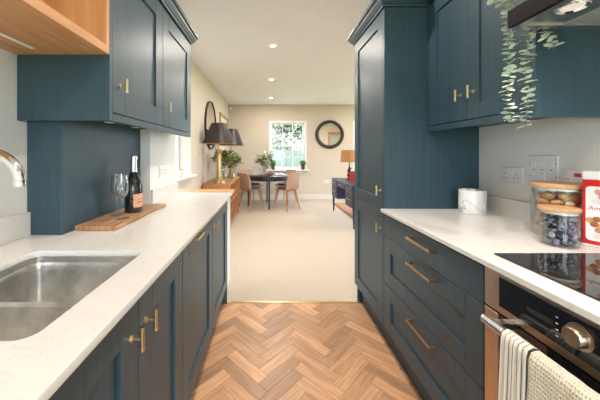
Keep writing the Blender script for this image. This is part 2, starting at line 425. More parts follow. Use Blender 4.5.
wall('wall_right_living', [(XRR, XRR+.15, 2.24, 3.6, 0, CZ), (XRR, XRR+.15, 6.2, YF, 0, CZ), (XRR, XRR+.15, 3.6, 6.2, 2.15, CZ)], M['wall_l'])
wall('wall_back', [(XL-.12, -.65, YB-.12, YB, 0, CZ), (1.05, XR+.1, YB-.12, YB, 0, CZ), (-.65, 1.05, YB-.12, YB, 2.1, CZ)], M['wall_k'])
# half-height wall at the end of the worktop with its oak cap
hw = wall('wall_left_half_height', [(XLL, -.395, 2.468, 2.74, 0, .868)], M['white'])
capo = MB().box(XLL+.01, -.352, 2.464, 2.76, .870, .902, .003).build('trim_1', M['oak']); struct(capo)
# baseboards
bb = MB().box(XLL+.001, XRR, YF-.018, YF-.001, .004, .145, .004).build('baseboard_far', M['trim']); struct(bb)
bb = MB().box(XLL+.001, XLL+.018, 2.76, YF-.018, .004, .145, .004).build('baseboard_left', M['trim']); struct(bb)

def sash_window(name, x0, x1):
    y0 = YF-.01
    f = MB()
    t = .055
    f.box(x0, x0+t, y0, YF+.14, FZ0, FZ1, .004); f.box(x1-t, x1, y0, YF+.14, FZ0, FZ1, .004)
    f.box(x0+t, x1-t, y0, YF+.14, FZ1-t, FZ1, .004); f.box(x0+t, x1-t, y0, YF+.14, FZ0, FZ0+.03, .004)
    w = struct(f.build(name, M['white']))
    zi0, zi1 = FZ0+.03, FZ1-t; zm = 1.49
    for (a, b, yy) in ((zm-.02, zi1, YF+.075), (zi0, zm+.02, YF+.03)):
        s = MB(); q = .04; xa, xb = x0+t+.001, x1-t-.001
        s.box(xa, xa+q, yy, yy+.035, a, b, .003); s.box(xb-q, xb, yy, yy+.035, a, b, .003)
        s.box(xa+q, xb-q, yy, yy+.035, a, a+q, .003); s.box(xa+q, xb-q, yy, yy+.035, b-q, b, .003)
        gx = [xa+q+(xb-xa-2*q)*k/3 for k in range(4)]; gz = [a+q+(b-a-2*q)*k/2 for k in range(3)]
        for k in (1, 2): s.box(gx[k]-.009, gx[k]+.009, yy+.005, yy+.03, a+q, b-q)
        s.box(xa+q, xb-q, yy+.005, yy+.03, gz[1]-.009, gz[1]+.009)
        so = s.build('sash', M['white'], w)
        for i in range(3):
            for k in range(2):
                MB().box(gx[i]+.0095, gx[i+1]-.0095, yy+.016, yy+.02, gz[k]+.0095, gz[k+1]-.0095).build('pane', M['pane'], so, smooth=False)
    for xx in (x0+.3, x1-.3):
        MB().box(xx-.022, xx+.022, YF+.045, YF+.074, zi1-.012, zi1-.001, .002).build('sash_catch', M['steel'], w)
    MB().box(x0-.07, x1+.07, YF-.09, YF+.14, FZ0-.035, FZ0-.001, .006).build('window_sill', M['white'], w)
    return w
sash_window('window_1', *fx[0]); sash_window('window_2', *fx[1])
# side window (left wall)
w = MB(); xo = XLL-.23
for a, b, c, d in ((WY0, WY0+.06, WZ0, WZ1), (WY1-.06, WY1, WZ0, WZ1), (WY0+.06, WY1-.06, WZ0, WZ0+.06), (WY0+.06, WY1-.06, WZ1-.06, WZ1), ((WY0+WY1)/2-.03, (WY0+WY1)/2+.03, WZ0+.06, WZ1-.06)):
    w.box(xo, xo+.06, a, b, c, d, .003)
w3 = struct(w.build('window_3', M['white']))
for a, b in ((WY0+.06, (WY0+WY1)/2-.03), ((WY0+WY1)/2+.03, WY1-.06)):
    MB().box(xo+.028, xo+.032, a, b, WZ0+.06, WZ1-.06).build('pane', M['pane'], w3, smooth=False)
MB().box(xo+.06, XLL+.075, WY0+.001, WY1+.04, WZ0-.028, WZ0, .005).build('window_sill', M['white'], w3)
# glazed doors: behind the camera, and unseen ones added at right for soft fill
def glazed_y(name, x0, x1, y, z1, n):
    f = MB(); f.box(x0, x1, y, y+.06, z1-.06, z1); f.box(x0, x1, y, y+.06, 0, .06)
    for k in range(n+1):
        xx = x0+(x1-x0-.06)*k/n; f.box(xx, xx+.06, y, y+.06, .06, z1-.06)
    o = struct(f.build(name, M['white'], smooth=False))
    for k in range(n):
        a = x0+(x1-x0-.06)*k/n+.06; b = x0+(x1-x0-.06)*(k+1)/n
        MB().box(a, b, y+.028, y+.032, .06, z1-.06).build('pane', M['pane'], o, smooth=False)
glazed_y('door_2', -.65, 1.05, YB-.09, 2.1, 2)
f = MB(); f.box(XRR+.04, XRR+.1, 3.6, 6.2, 2.09, 2.15); f.box(XRR+.04, XRR+.1, 3.6, 6.2, 0, .06)
for k in range(4): f.box(XRR+.04, XRR+.1, 3.6+k*2.54/3, 3.66+k*2.54/3, .06, 2.09)
o = struct(f.build('added_fill_door', M['white'], smooth=False))
for k in range(3): MB().box(XRR+.068, XRR+.072, 3.66+k*2.54/3, 3.6+(k+1)*2.54/3, .06, 2.09).build('pane', M['pane'], o, smooth=False)
# oak door seen in the round mirror
f = MB(); f.box(DX0, DX0+.07, 2.22, 2.37, .004, DZ1); f.box(DX1-.07, DX1, 2.22, 2.37, .004, DZ1); f.box(DX0+.07, DX1-.07, 2.22, 2.37, DZ1-.07, DZ1)
o = struct(f.build('door_1', M['oak_f'], smooth=False))
MB().box(DX0+.072, DX1-.072, 2.27, 2.31, .012, DZ1-.072).build('door_leaf', mat('sage_door_paint', (.40,.41,.33), .5, vary=.05), o, smooth=False)

# ------------------------------------------------------------------ cabinet parts
def shaker(parent, sg, xf, y0, y1, z0, z1, st=.085, name='door'):
    """framed door whose face is at x = xf and looks along sg"""
    b = MB(); xb = xf - sg*.022; g_ = .0015
    y0 += g_; y1 -= g_; z0 += g_; z1 -= g_
    b.box(xb, xf, y0, y0+st, z0, z1, .0015); b.box(xb, xf, y1-st, y1, z0, z1, .0015)
    b.box(xb, xf, y0+st, y1-st, z0, z0+st, .0015); b.box(xb, xf, y0+st, y1-st, z1-st, z1, .0015)
    d = b.build(name, M['teal'], parent)
    MB().box(xb+sg*.002, xf-sg*.010, y0+st-.0005, y1-st+.0005, z0+st-.0005, z1-st+.0005).build('door_panel' if name == 'door' else 'drawer_panel', M['teal'], d, smooth=False)
    return d
def tbar(parent, sg, xf, y, z, L=.062, r=.0055):
    b = MB(); b.cyl((xf, y, z), (xf+sg*.004, y, z), .009, 14)
    b.cyl((xf+sg*.004, y, z), (xf+sg*.03, y, z), r*.8, 12)
    b.cyl((xf+sg*.03, y, z-L/2), (xf+sg*.03, y, z+L/2), r, 12)
    for s in (-1, 1): b.cyl((xf+sg*.03, y, z+s*(L/2-.008)), (xf+sg*.03, y, z+s*(L/2-.004)), r*1.15, 12)
    return b.build('handle', M['brass'], parent)
def barpull(parent, sg, xf, y0, y1, z, m='bronze', pr=.024):
    b = MB(); x0, x1 = xf+sg*pr, xf+sg*(pr+.010)
    b.box(x0, x1, y0, y1, z-.0055, z+.0055, .0012)
    for y in (y0+.0055, y1-.0055): b.box(xf, x0, y-.0055, y+.0055, z-.0055, z+.0055, .001)
    return b.build('handle', M[m], parent)
def carcass(parent, sg, xf, xw, y0, y1, z0, z1, name='carcass'):
    b = MB(); x0 = xf - sg*.0235; t = .018; m = M['teal']
    b.box(xw, x0, y0+.0005, y0+t, z0, z1); b.box(xw, x0, y1-t, y1-.0005, z0, z1)
    b.box(xw, x0, y0+t, y1-t, z0, z0+t); b.box(xw, xw-sg*(-.01), y0+t, y1-t, z0+t, z1)
    b.box(x0, x0-sg*.08, y0+t, y1-t, z1-t, z1)
    return b.build(name, m, parent, smooth=False)
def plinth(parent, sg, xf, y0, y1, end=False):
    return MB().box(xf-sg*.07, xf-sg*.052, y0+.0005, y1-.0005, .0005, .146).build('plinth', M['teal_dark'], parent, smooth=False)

BZ0, BZ1 = .15, .876
def base(label, sg, xf, xw, y0, y1, group=None):
    t = T('base_cabinet', label, 'cabinet', ((xf+xw)/2, (y0+y1)/2, 0), group)
    carcass(t, sg, xf, xw, y0, y1, BZ0, .8895); plinth(t, sg, xf, y0, y1)
    return t
# left run
t = T('sink_cabinet', 'teal two-door base cabinet under the steel sink', 'cabinet', (-.7, .735, 0))
b = MB(); 
for yy in (.362, 1.09): b.box(XL+.002, LD-.0235, yy, yy+.018, BZ0, .8895)
b.box(XL+.002, LD-.0235, .38, 1.09, BZ0, BZ0+.018); b.build('carcass', M['teal'], t, smooth=False)
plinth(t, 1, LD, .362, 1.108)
d = shaker(t, 1, LD, .362, .735, BZ0, BZ1); tbar(d, 1, LD, .694, .786)
d = shaker(t, 1, LD, .735, 1.108, BZ0, BZ1); tbar(d, 1, LD, .776, .786)
t = base('teal base cabinet with bar handle, left run between sink cabinet and end cabinet', 1, LD, XL+.002, 1.11, 1.69)
d = shaker(t, 1, LD, 1.11, 1.69, BZ0, BZ1); barpull(d, 1, LD, 1.28, 1.40, .855, 'brass', .012)
t = base('teal base cabinet with knob handle at far end of left run', 1, LD, -.83+.012, 1.692, 2.272)
d = shaker(t, 1, LD, 1.692, 2.272, BZ0, BZ1); tbar(d, 1, LD, 1.735, .80)
MB().box(-.818, LD, 2.2725, 2.29, 0.001, .8895, .001).build('end_panel', M['teal'], t)
t = base('teal base cabinet in left run nearest the camera', 1, LD, XL+.002, -.24, .36)
d = shaker(t, 1, LD, -.24, .36, BZ0, BZ1); tbar(d, 1, LD, .31, .786)
# left worktop with sink cut-out
SX0, SX1, SY0, SY1 = -.848, -.452, .508, .980
me = curve_mesh([[(XL+.001, -.26), (-.332, -.26), (-.332, 2.46), (-.826, 2.46), (-.826, 1.879), (XL+.001, 1.879)], rrect(SX0, SX1, SY0, SY1, .035)], WT1-WT0, .0015)
me.transform(Matrix.Translation((0, 0, (WT0+WT1)/2)))
tag(put('worktop', me, M['quartz'], angle=25), 'white veined quartz worktop with the sink cut-out, left run', 'worktop')
b = MB().box(XL+.001, XL+.021, -.26, 1.170, WT1, WT1+.10, .0015); tag(b.build('upstand', M['quartz']), 'white quartz upstand behind the sink', 'upstand')
b = MB().box(-.826, -.808, 1.885, 2.40, WT1, WT1+.10, .0015); tag(b.build('upstand', M['quartz']), 'white quartz upstand below the double switch by the side window', 'upstand')
# sink
t = T('sink', 'stainless steel one and a half bowl sink set under the left worktop', 'sink', ((SX0+SX1)/2, (SY0+SY1)/2, .69))
def ring(x0, x1, y0, y1, r, z, n=5): return [(p[0], p[1], z) for p in rrect(x0, x1, y0, y1, r, n)]
b = MB(); e = .004
b.loops([ring(SX0-.02, SX1+.02, SY0-.02, SY1+.02, .05, .8893), ring(SX0-e, SX1+e, SY0-e, SY1+e, .038, .8893), ring(SX0-e, SX1+e, SY0-e, SY1+e, .038, .866)], False, False)
b.build('rim', M['sink'], t, fix=False)
YD = .72
for y0, y1, zb in ((YD, SY1+e, .70), (SY0-e, YD, .745)):
    b = MB(); x0, x1 = SX0-e, SX1+e
    i0, i1 = (.0, .012) if y0 == YD else (.012, .0)
    R = [ring(x0, x1, y0, y1, .036, .866), ring(x0+.001, x1-.001, y0+.001+(.010 if y0 == YD else 0), y1-.001-(.010 if y0 != YD else 0), .036, .860)]
    ya, yb = y0+.002+(.012 if y0 == YD else 0), y1-.002-(.012 if y0 != YD else 0)
    R += [ring(x0+.003, x1-.003, ya, yb, .035, .84), ring(x0+.006, x1-.006, ya+.004, yb-.004, .035, zb+.03), ring(x0+.012, x1-.012, ya+.01, yb-.01, .035, zb+.008), ring(x0+.035, x1-.035, ya+.03, yb-.03, .03, zb)]
    b.loops(R, False, True)
    bo = b.build('bowl', M['sink'], t, fix=False)
    MB().lathe([(.0, .001), (.034, .001), (.04, .0035), (.045, .0005)], ((x0+x1)/2, (ya+yb)/2, zb), 24, False, False).build('drain', M['chrome'], bo)
# tap
t = T('tap', 'chrome swan-neck kitchen tap arching over the sink', 'tap', (-.90, .74, WT1))
P = [(-.90, .74, WT1+.03), (-.90, .74, 1.19)]
P += [(-.791-.109*math.cos(a), .74, 1.19+.080*math.sin(a)) for a in [PI*k/16 for k in range(1, 17)]] + [(-.682, .74, 1.186)]
MB().tube(P, .0135, 16).build('spout', M['chrome'], t)
MB().lathe([(.012,0),(.0142,0),(.0146,.016),(.0135,.018)], (-.682,.74,1.172), 18).build('nozzle', M['chrome'], t)
MB().lathe([(.027,0),(.027,.008),(.022,.012),(.02,.06),(.0145,.065)], (-.90,.74,WT1+.0002), 20).build('base', M['chrome'], t)
MB().tube([(-.90,.755,WT1+.045), (-.90,.79,WT1+.05), (-.885,.84,WT1+.075)], [.008,.007,.006], 10).build('lever', M['chrome'], t)

# left wall cabinet
LUF, LUY0, LUY1, UZ0, UZ1 = -.663, 1.145, 2.29, 1.40, 2.19
t = T('wall_cabinet', 'teal two-door wall cabinet above the chopping board, left', 'cabinet', (-.85, 1.7, 1.4))
b = MB(); xb = LUF-.0235
b.box(XL+.002, LUF, LUY0-.02, LUY0, UZ0, UZ1, .001); b.build('end_panel', M['teal'], t)
b = MB(); b.box(XL+.002, xb, LUY0+.0005, LUY0+.018, UZ0+.03, UZ1-.001); b.box(XL+.002, xb, LUY1-.018, LUY1, UZ0+.03, UZ1-.001)
b.box(XL+.002, xb, LUY0+.018, LUY1-.018, UZ1-.019, UZ1-.001); b.build('carcass', M['teal'], t, smooth=False)
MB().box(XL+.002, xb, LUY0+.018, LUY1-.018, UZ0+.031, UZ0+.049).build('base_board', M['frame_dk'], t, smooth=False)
MB().box(LUF-.03, LUF, LUY0+.0005, LUY1, UZ0, UZ0+.0325, .001).build('light_rail', M['teal'], t)
ym = 1.69
d = shaker(t, 1, LUF, LUY0, ym, UZ0+.035, UZ1-.012, .1); tbar(d, 1, LUF, LUY0+.06, 1.562)
d = shaker(t, 1, LUF, ym, LUY1, UZ0+.035, UZ1-.012, .1); tbar(d, 1, LUF, ym+.05, 1.562)
def cornice(parent, sg, xf, xw, y0, y1, z, near=True, far=True):
    """moulding that steps out from the top of the doors: stacked bands with a cove between them"""
    b = MB(); prof = [(0, 0), (.010, .0), (.014, .010), (.020, .014), (.036, .040), (.040, .052), (.052, .056), (.055, .075)]
    pts = []
    rings = []
    for off, dz in prof:
        ya = y0 - (off if near else 0); yb = y1 + (off if far else 0); xo_ = xf + sg*off
        rings.append([(xw, ya, z+dz), (xo_, ya, z+dz), (xo_, yb, z+dz), (xw, yb, z+dz)])
    b.loops(rings, True, True)
    return b.build('cornice', M['teal'], parent, smooth=False)
cornice(t, 1, LUF, XL+.002, LUY0-.02, LUY1, UZ1, False, True)
for yy in (1.36, 1.62):
    p = MB().lathe([(.030,0),(.036,.002),(.036,.012)], (-.80, yy, UZ0+.0185), 20).build('spotlight', M['chrome'], t)
    MB().lathe([(.0,0),(.024,0),(.024,.002)], (-.80, yy, UZ0+.017), 16, False).build('lens', M['led'], p)
# blue box standing between worktop and wall cabinet
t = T('boxed_unit', 'plain teal boxed unit standing on the left worktop under the wall cabinet', 'cabinet', (-.97, 1.52, WT1))
MB().box(XL+.002, -.912, 1.172, 1.876, WT1+.0003, UZ0+.029, .001).build('body', M['teal'], t)
MB().box(-.9115, -.893, 1.170, 1.876, WT1+.0003, UZ0+.029, .0015).build('front_panel', M['teal'], t)
# oak open shelf above the sink
t = T('open_shelf', 'open oak shelf box fixed above the sink with a light strip underneath', 'shelf', (-.85, .5, 1.67))
OY0, OY1, OZ = -.1, LUY0-.021, 1.672
MB().box(XL+.002, LUF, OY0, OY1, OZ, OZ+.034, .001).build('bottom_board', M['oak'], t)
MB().box(XL+.002, LUF, OY0, OY1, 2.156, 2.19, .001).build('top_board', M['oak'], t)
MB().box(XL+.012, LUF, OY1-.019, OY1, OZ+.0345, 2.1555, .001).build('end_board', M['oak_v'], t)
MB().box(XL+.012, LUF, OY0, OY0+.019, OZ+.0345, 2.1555, .001).build('end_board', M['oak_v'], t)
MB().box(XL+.002, XL+.011, OY0, OY1, OZ+.0345, 2.1555).build('back_board', M['oak_v'], t, smooth=False)
MB().box(-.928, -.912, 0.0, 1.055, OZ-.003, OZ-.0002, .001).build('light_strip', M['led'], t)

# ------------------------------------------------------------------ right run
TY0, TY1 = 1.735, 2.338
t = T('larder_cabinet', 'tall teal larder cabinet beside the right worktop', 'cabinet', (1.04, 2.04, 0))
RXW = XR-.002
b = MB(); x0 = RD+.0235
b.box(x0, RXW, TY1-.018, TY1, .0005, UZ1+.01); b.box(x0, RXW, TY0+.019, TY1-.018, BZ0, BZ0+.018); b.box(x0, RXW, TY0+.019, TY1-.018, UZ1-.012, UZ1+.01)
b.box(RXW-.01, RXW, TY0+.019, TY1-.018, BZ0+.018, UZ1-.012); b.build('carcass', M['teal'], t, smooth=False)
MB().box(RD+.001, RXW, TY0, TY0+.0185, BZ0, UZ1+.01, .001).build('end_panel', M['teal'], t)
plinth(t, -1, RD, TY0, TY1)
d = shaker(t, -1, RD, TY0+.0195, TY1, BZ0, .884, .085); tbar(d, -1, RD, TY0+.05, .775)
d = shaker(t, -1, RD, TY0+.0195, TY1, .887, UZ1+.006, .085); tbar(d, -1, RD, TY0+.05, 1.02)
cornice(t, -1, RD, RXW, TY0, TY1, UZ1+.0105, True, True)
DY0, DY1 = .930, 1.7335
t = T('drawer_unit', 'wide teal three-drawer unit between larder and oven', 'drawer unit', (1.04, 1.33, 0))
carcass(t, -1, RD, RXW, DY0, DY1, BZ0, .8895); plinth(t, -1, RD, DY0, DY1)
b = MB().box(RD, RD+.022, DY0+.0015, DY1-.0015, .742, .874, .0015); d = b.build('drawer', M['teal'], t); barpull(d, -1, RD, 1.19, 1.40, .828)
d = shaker(t, -1, RD, DY0, DY1, .446, .740, .085, 'drawer'); barpull(d, -1, RD, 1.19, 1.40, .700)
d = shaker(t, -1, RD, DY0, DY1, BZ0, .444, .085, 'drawer'); barpull(d, -1, RD, 1.19, 1.40, .404)
# oven
OVY0, OVY1 = .330, .927
t = T('oven', 'built-in stainless steel oven with black glass door under the hob', 'oven', (1.04, .63, 0))
MB().box(RD+.024, RXW, OVY0, OVY1, BZ0, .8895).build('body', M['black'], t, smooth=False)
plinth(t, -1, RD, OVY0, OVY1)
b = MB(); b.box(RD, RD+.0235, OVY0+.001, OVY1-.001, .752, .888, .002); cp = b.build('control_panel', M['ovensteel'], t)
MB().box(RD-.0025, RD-.0002, OVY0+.055, OVY1-.062, .776, .868, .0008).build('glass_strip', M['blackglass'], cp)
kb = MB().tube([(RD-.0026, .640, .828), (RD-.004, .640, .828), (RD-.0042, .640, .828), (RD-.02, .640, .828), (RD-.024, .640, .828)], [.030,.030,.024,.023,.020], 32).build('dial', M['ovensteel'], cp)
for k in range(4):
    for s_ in (-1, 1):
        MB().box(RD-.0030, RD-.0026, .640+s_*.05-.003, .640+s_*.05+.003, .795+k*.016, .798+k*.016).build('dial_mark', M['plastic'], cp, smooth=False)
MB().box(RD-.0030, RD-.0026, .70, .77, .815, .83).build('display', M['black'], cp, smooth=False)
b = MB(); 
b.box(RD, RD+.022, OVY1-.056, OVY1-.001, BZ0+.001, .746, .0015); b.box(RD, RD+.022, OVY0+.001, OVY0+.056, BZ0+.001, .746, .0015)
b.box(RD, RD+.022, OVY0+.056, OVY1-.056, BZ0+.001, .20, .0015); 
dr = b.build('door', M['ovensteel'], t)
MB().box(RD+.003, RD+.02, OVY0+.0565, OVY1-.0565, .2005, .746).build('door_glass', M['blackglass'], dr, smooth=False)
HX, HZ = .672, .748
b = MB(); b.cyl((HX, OVY0+.07, HZ), (HX, .845, HZ), .0145, 18)
for yy in (OVY0+.10, .815): b.box(HX+.004, RD+.004, yy-.012, yy+.012, HZ-.009, HZ+.009, .002)
hd = b.build('handle', M['steel'], dr)
t = base('teal base cabinet in right run nearest the camera, past the oven', -1, RD, RXW, -.27, .328)
d = shaker(t, -1, RD, -.27, .328, BZ0, BZ1); tbar(d, -1, RD, .28, .786)
# right worktop, upstand
b = MB().box(.712, XR-.001, -.28, TY0-.001, WT0, WT1, .0015); tag(b.build('worktop', M['quartz']), 'white quartz worktop with the hob, right run', 'worktop')
b = MB().box(XR-.019, XR-.001, -.28, TY0-.001, WT1+.0002, WT1+.10, .0015); tag(b.build('upstand', M['quartz']), 'white quartz upstand along the socket wall', 'upstand')
# hob
t = T('hob', 'black glass induction hob set on the right worktop', 'hob', (1.03, .65, WT1))
MB().box(.782, 1.290, .362, .944, WT1+.0003, WT1+.0055, .0012).build('glass_top', M['blackglass'], t)
for cx, cy, r in ((.91, .80, .08), (1.15, .80, .095), (.91, .51, .095), (1.15, .51, .08)):
    MB().lathe([(r-.0012, .0058), (r, .0058)], (cx, cy, WT1), 40, False, False).build('zone_mark', M['greyfab'], t, smooth=False)

# towels over the oven handle
def towel(name, label, y0, y1, zf, zb, m, fold, amp, spread=0.0):
    bm = bmesh.new(); uvl = bm.loops.layers.uv.new('UVMap')
    R = .0185; Lf = HZ-zf; Lb = HZ-zb; arc = PI*R; tot = Lf+Lb+arc
    nu, nv = 60, 40
    V = []
    for i in range(nu+1):
        u = i/nu; row = []
        for j in range(nv+1):
            s = tot*j/nv
            if s < Lf:
                x = HX-R; z = zf+s; hang = (Lf-s)/max(Lf, .01); side = -1
            elif s < Lf+arc:
                a = (s-Lf)/R; x = HX-R*math.cos(a); z = HZ+R*math.sin(a); hang = 0; side = 0
            else:
                x = HX+R; z = HZ-(s-Lf-arc); hang = (s-Lf-arc)/Lb; side = 1
            w_ = amp*(.25+.75*hang)*math.sin(2*PI*fold*u+.6*hang) + .3*amp*math.sin(2*PI*fold*2.3*u+1.)
            y = y1+(y0-y1)*u; y += spread*hang*(u-.5)*2*-1
            if side <= 0: x += -abs(w_)*1.0 - .010*hang
            else: x += .35*abs(w_)*min(1, hang)
            if side == 0: z += .25*abs(w_)
            row.append((bm.verts.new((x, y, z)), (u, s/tot)))
        V.append(row)
    for i in range(nu):
        for j in range(nv):
            q = (V[i][j], V[i+1][j], V[i+1][j+1], V[i][j+1])
            f = bm.faces.new([k[0] for k in q])
            for lp, k in zip(f.loops, q): lp[uvl].uv = k[1]
    me = bpy.data.meshes.new(name); bm.to_mesh(me); bm.free()
    o = put(name, me, m, angle=80)
    sm = o.modifiers.new('thickness', 'SOLIDIFY'); sm.thickness = .003; sm.offset = 0
    return tag(o, label, 'towel')
towel('tea_towel', 'cream tea towel with dark stripes hanging over the oven handle', .688, .764, .40, .50, M['towel_s'], 3, .004, .003)
towel('hand_towel', 'cream waffle-weave towel hanging over the oven handle beside the striped one', .452, .680, .36, .46, M['towel_w'], 1.5, .004, .006)

# right wall cabinet
RUF, RUY0, RUY1 = 1.008, 1.026, TY0-.001
t = T('wall_cabinet', 'teal two-door wall cabinet beside the cooker hood, right', 'cabinet', (1.18, 1.38, 1.4))
b = MB(); xb = RUF+.0235
b.box(RUF, RXW, RUY0, RUY0+.019, UZ0, UZ1+.01, .001); b.build('end_panel', M['teal'], t)
b = MB(); b.box(xb, RXW, RUY1-.018, RUY1, UZ0+.03, UZ1); b.box(xb, RXW, RUY0+.0195, RUY1-.018, UZ1-.019, UZ1+.0); b.build('carcass', M['teal'], t, smooth=False)
MB().box(xb, RXW, RUY0+.0195, RUY1-.018, UZ0+.031, UZ0+.049).build('base_board', M['teal'], t, smooth=False)
MB().box(RUF, RUF+.03, RUY0+.0195, RUY1, UZ0, UZ0+.0325, .001).build('light_rail', M['teal'], t)
MB().box(RUF, RUF+.02, RUY1-.02, RUY1-.0005, UZ0+.035, UZ1+.01).build('filler', M['teal'], t, smooth=False)
ym = 1.382
d = shaker(t, -1, RUF, RUY0+.020, ym, UZ0+.035, UZ1+.006, .075); tbar(d, -1, RUF, ym-.045, 1.568)
d = shaker(t, -1, RUF, ym, RUY1-.0205, UZ0+.035, UZ1+.006, .075); tbar(d, -1, RUF, ym+.045, 1.568)
cornice(t, -1, RUF, RXW, RUY0, RUY1-.057, UZ1+.0105, True, False)

# cooker hood
t = T('cooker_hood', 'canopy cooker hood with dark front and steel underside above the hob', 'cooker hood', (1.1, .63, 1.685))
HX0, HY0, HY1, HZ0, HZ1 = .815, .330, .928, 1.690, 1.748
b = MB(); b.box(HX0+.014, XR-.001, HY0, HY1, HZ0+.012, HZ1, .001); b.build('canopy', M['steel'], t)
MB().box(HX0, HX0+.0135, HY0, HY1, HZ0, HZ1, .001).build('front_panel', M['hooddark'], t)
b = MB()
b.box(HX0+.014, HX0+.036, HY0, HY1, HZ0, HZ0+.0115); b.box(XR-.03, XR-.001, HY0, HY1, HZ0, HZ0+.0115)
b.box(HX0+.036, XR-.03, HY1-.022, HY1, HZ0, HZ0+.0115); b.box(HX0+.036, XR-.03, HY0, HY0+.022, HZ0, HZ0+.0115)
b.build('underside_rim', M['steel'], t, smooth=False)
MB().box(HX0+.0365, HX0+.165, HY0+.0225, HY1-.0225, HZ0+.006, HZ0+.0115).build('lamp_panel', M['steel'], t, smooth=False)
for k, (a, c) in enumerate(((HY0+.024, (HY0+HY1)/2-.002), ((HY0+HY1)/2+.002, HY1-.024))):
    fo = MB().box(HX0+.168, XR-.032, a, c, HZ0+.004, HZ0+.0115, .001).build('filter', M['filter'], t)
    MB().box(HX0+.19, HX0+.20, (a+c)/2-.04, (a+c)/2+.04, HZ0+.001, HZ0+.0038).build('filter_latch', M['black'], fo, smooth=False)
for yy in (.800, .446):
    rg = MB().lathe([(.026,.006),(.036,.0),(.038,.002),(.038,.006)], (HX0+.080, yy, HZ0+.0), 24, False, False).build('lamp', M['chrome'], t)
    MB().lathe([(.0,0),(.026,0),(.026,.002)], (HX0+.080, yy, HZ0+.003), 20, False).build('lens', M['hoodlens'], rg)
    l = bpy.data.lights.new('hood_light', 'SPOT'); l.energy = 5.0; l.color = LAMP_COL; l.spot_size = 2.2; l.spot_blend = .8; l.shadow_soft_size = .006
    lo = bpy.data.objects.new('hood_light', l); C.objects.link(lo); lo.parent = t; lo.location = Vector((HX0+.080, yy, HZ0-.004)) - t.location
MB().box(1.06, XR-.001, .50, .76, HZ1+.0005, CZ-.001, .002).build('chimney', M['steel'], t)

# trailing eucalyptus on the hood
t = T('trailing_plant', 'pale green trailing eucalyptus in a pot on top of the cooker hood', 'plant', (.94, .86, HZ1))
MB().lathe([(.04,0),(.052,.002),(.06,.09),(.056,.09),(.05,.06),(.0,.06)], (.94,.86,HZ1+.0005), 20, True, False).build('pot', M['marble'], t)
def strand(path, n, L, spread):
    pts = [Vector(p) for p in path]
    segs = [(pts[i+1]-pts[i]).length for i in range(len(pts)-1)]; tot = sum(segs)
    def at(s):
        for i, q in enumerate(segs):
            if s <= q or i == len(segs)-1: return pts[i].lerp(pts[i+1], min(1, s/q)), (pts[i+1]-pts[i]).normalized()
            s -= q
    so = MB().tube(path, .0013, 6).build('stem', M['stem'], t)
    b = MB()
    for k in range(n):
        p, d = at(tot*(k+.5)/n); a0 = random.uniform(0, PI)
        for s_ in (0, 1, 2):
            a = a0 + s_*2*PI/3 + random.uniform(-.4, .4)
            side = Vector((math.cos(a), math.sin(a), 0)) if abs(d.z) > .5 else Vector((math.cos(a), 0, math.sin(a)))
            dd = side + d*random.uniform(-.5, .35)
            b.leaf(p, dd, -d + Vector((random.uniform(-.5,.5), random.uniform(-.5,.5), 0)), L*random.uniform(.7, 1.2), L*random.uniform(.7, .95))
    stuff(b.build('leaves', M['eucal'], so, fix=False, angle=80))
def wob(x, y, z0, z1, n=9):
    return [(x+.006*math.sin(k*1.3+x*40), y+.004*math.cos(k*1.7), z0+(z1-z0)*k/n) for k in range(n+1)]
strand([(.93,.87,1.83),(.90,.92,1.86),(.865,.955,1.82)] + wob(.856,.965,1.78,1.365), 36, .026, 1)
strand([(.94,.88,1.83),(.92,.93,1.86),(.925,.962,1.80)] + wob(.922,.970,1.76,1.352), 34, .026, 1)
strand([(.95,.88,1.83),(.96,.94,1.84),(.975,.966,1.76),(.985,.968,1.69),(1.005,.968,1.665),(1.015,.966,1.632)], 14, .029, 1)
strand([(.93,.87,1.83),(.87,.93,1.87),(.82,.962,1.85),(.80,.968,1.80)], 12, .032, 1)
strand([(.93,.86,1.83),(.86,.90,1.86),(.84,.955,1.84),(.835,.966,1.79)], 12, .032, 1)

# ------------------------------------------------------------------ things on the right worktop
t = T('utensil_pot', 'white grey-veined marble pot standing by the larder', 'pot', (1.213, 1.62, WT1))
b = MB(); b.lathe([(.0,0),(.066,0),(.069,.003),(.069,.132),(.067,.136),(.060,.136),(.058,.132),(.058,.01),(.0,.01)], (1.213,1.62,WT1+.0004), 40, False, False); b.build('body', M['marble'], t)
t = None
def jar(name, label, x, y, r, h, lid):
    t = T(name, label, 'jar', (x, y, WT1))
    b = MB(); z = WT1+.0005
    b.lathe([(.0,0),(r-.006,0),(r,.006),(r,h-lid-.002),(r-.004,h-lid-.001),(r-.004,.010),(r-.012,.006),(0,.006)], (x,y,z), 40, False, False); b.build('glass_body', M['glass'], t)
    b = MB(); b.lathe([(.0,h-lid),(r+.002,h-lid),(r+.004,h-lid+.002),(r+.004,h-.002),(r+.002,h),(0,h)], (x,y,z), 40, False, False); b.build('lid', M['lidwood'], t)
    b = MB(); b.lathe([(r-.006,h-lid-.010),(r-.0045,h-lid-.010),(r-.0045,h-lid-.0005),(r-.006,h-lid-.0005)], (x,y,z), 40, False, False); b.build('seal', M['led'], t)
    return t
JL = (1.236, 1.160, .085, .226); JS = (1.112, 1.040, .055, .146)
jar('biscuit_jar', 'large glass jar with wooden lid full of almond biscuits', *JL, .018)
jar('sweet_jar', 'smaller glass jar with wooden lid full of dark wrapped sweets', *JS, .013)
bm = bmesh.new(); bmesh.ops.create_icosphere(bm, subdivisions=2, radius=1)
for v in bm.verts:
    v.co *= 1+.06*math.sin(v.co.x*7+v.co.y*5)+.05*math.sin(v.co.z*6+2)
    v.co = Vector((v.co.x*.021, v.co.y*.019, v.co.z*.0125))
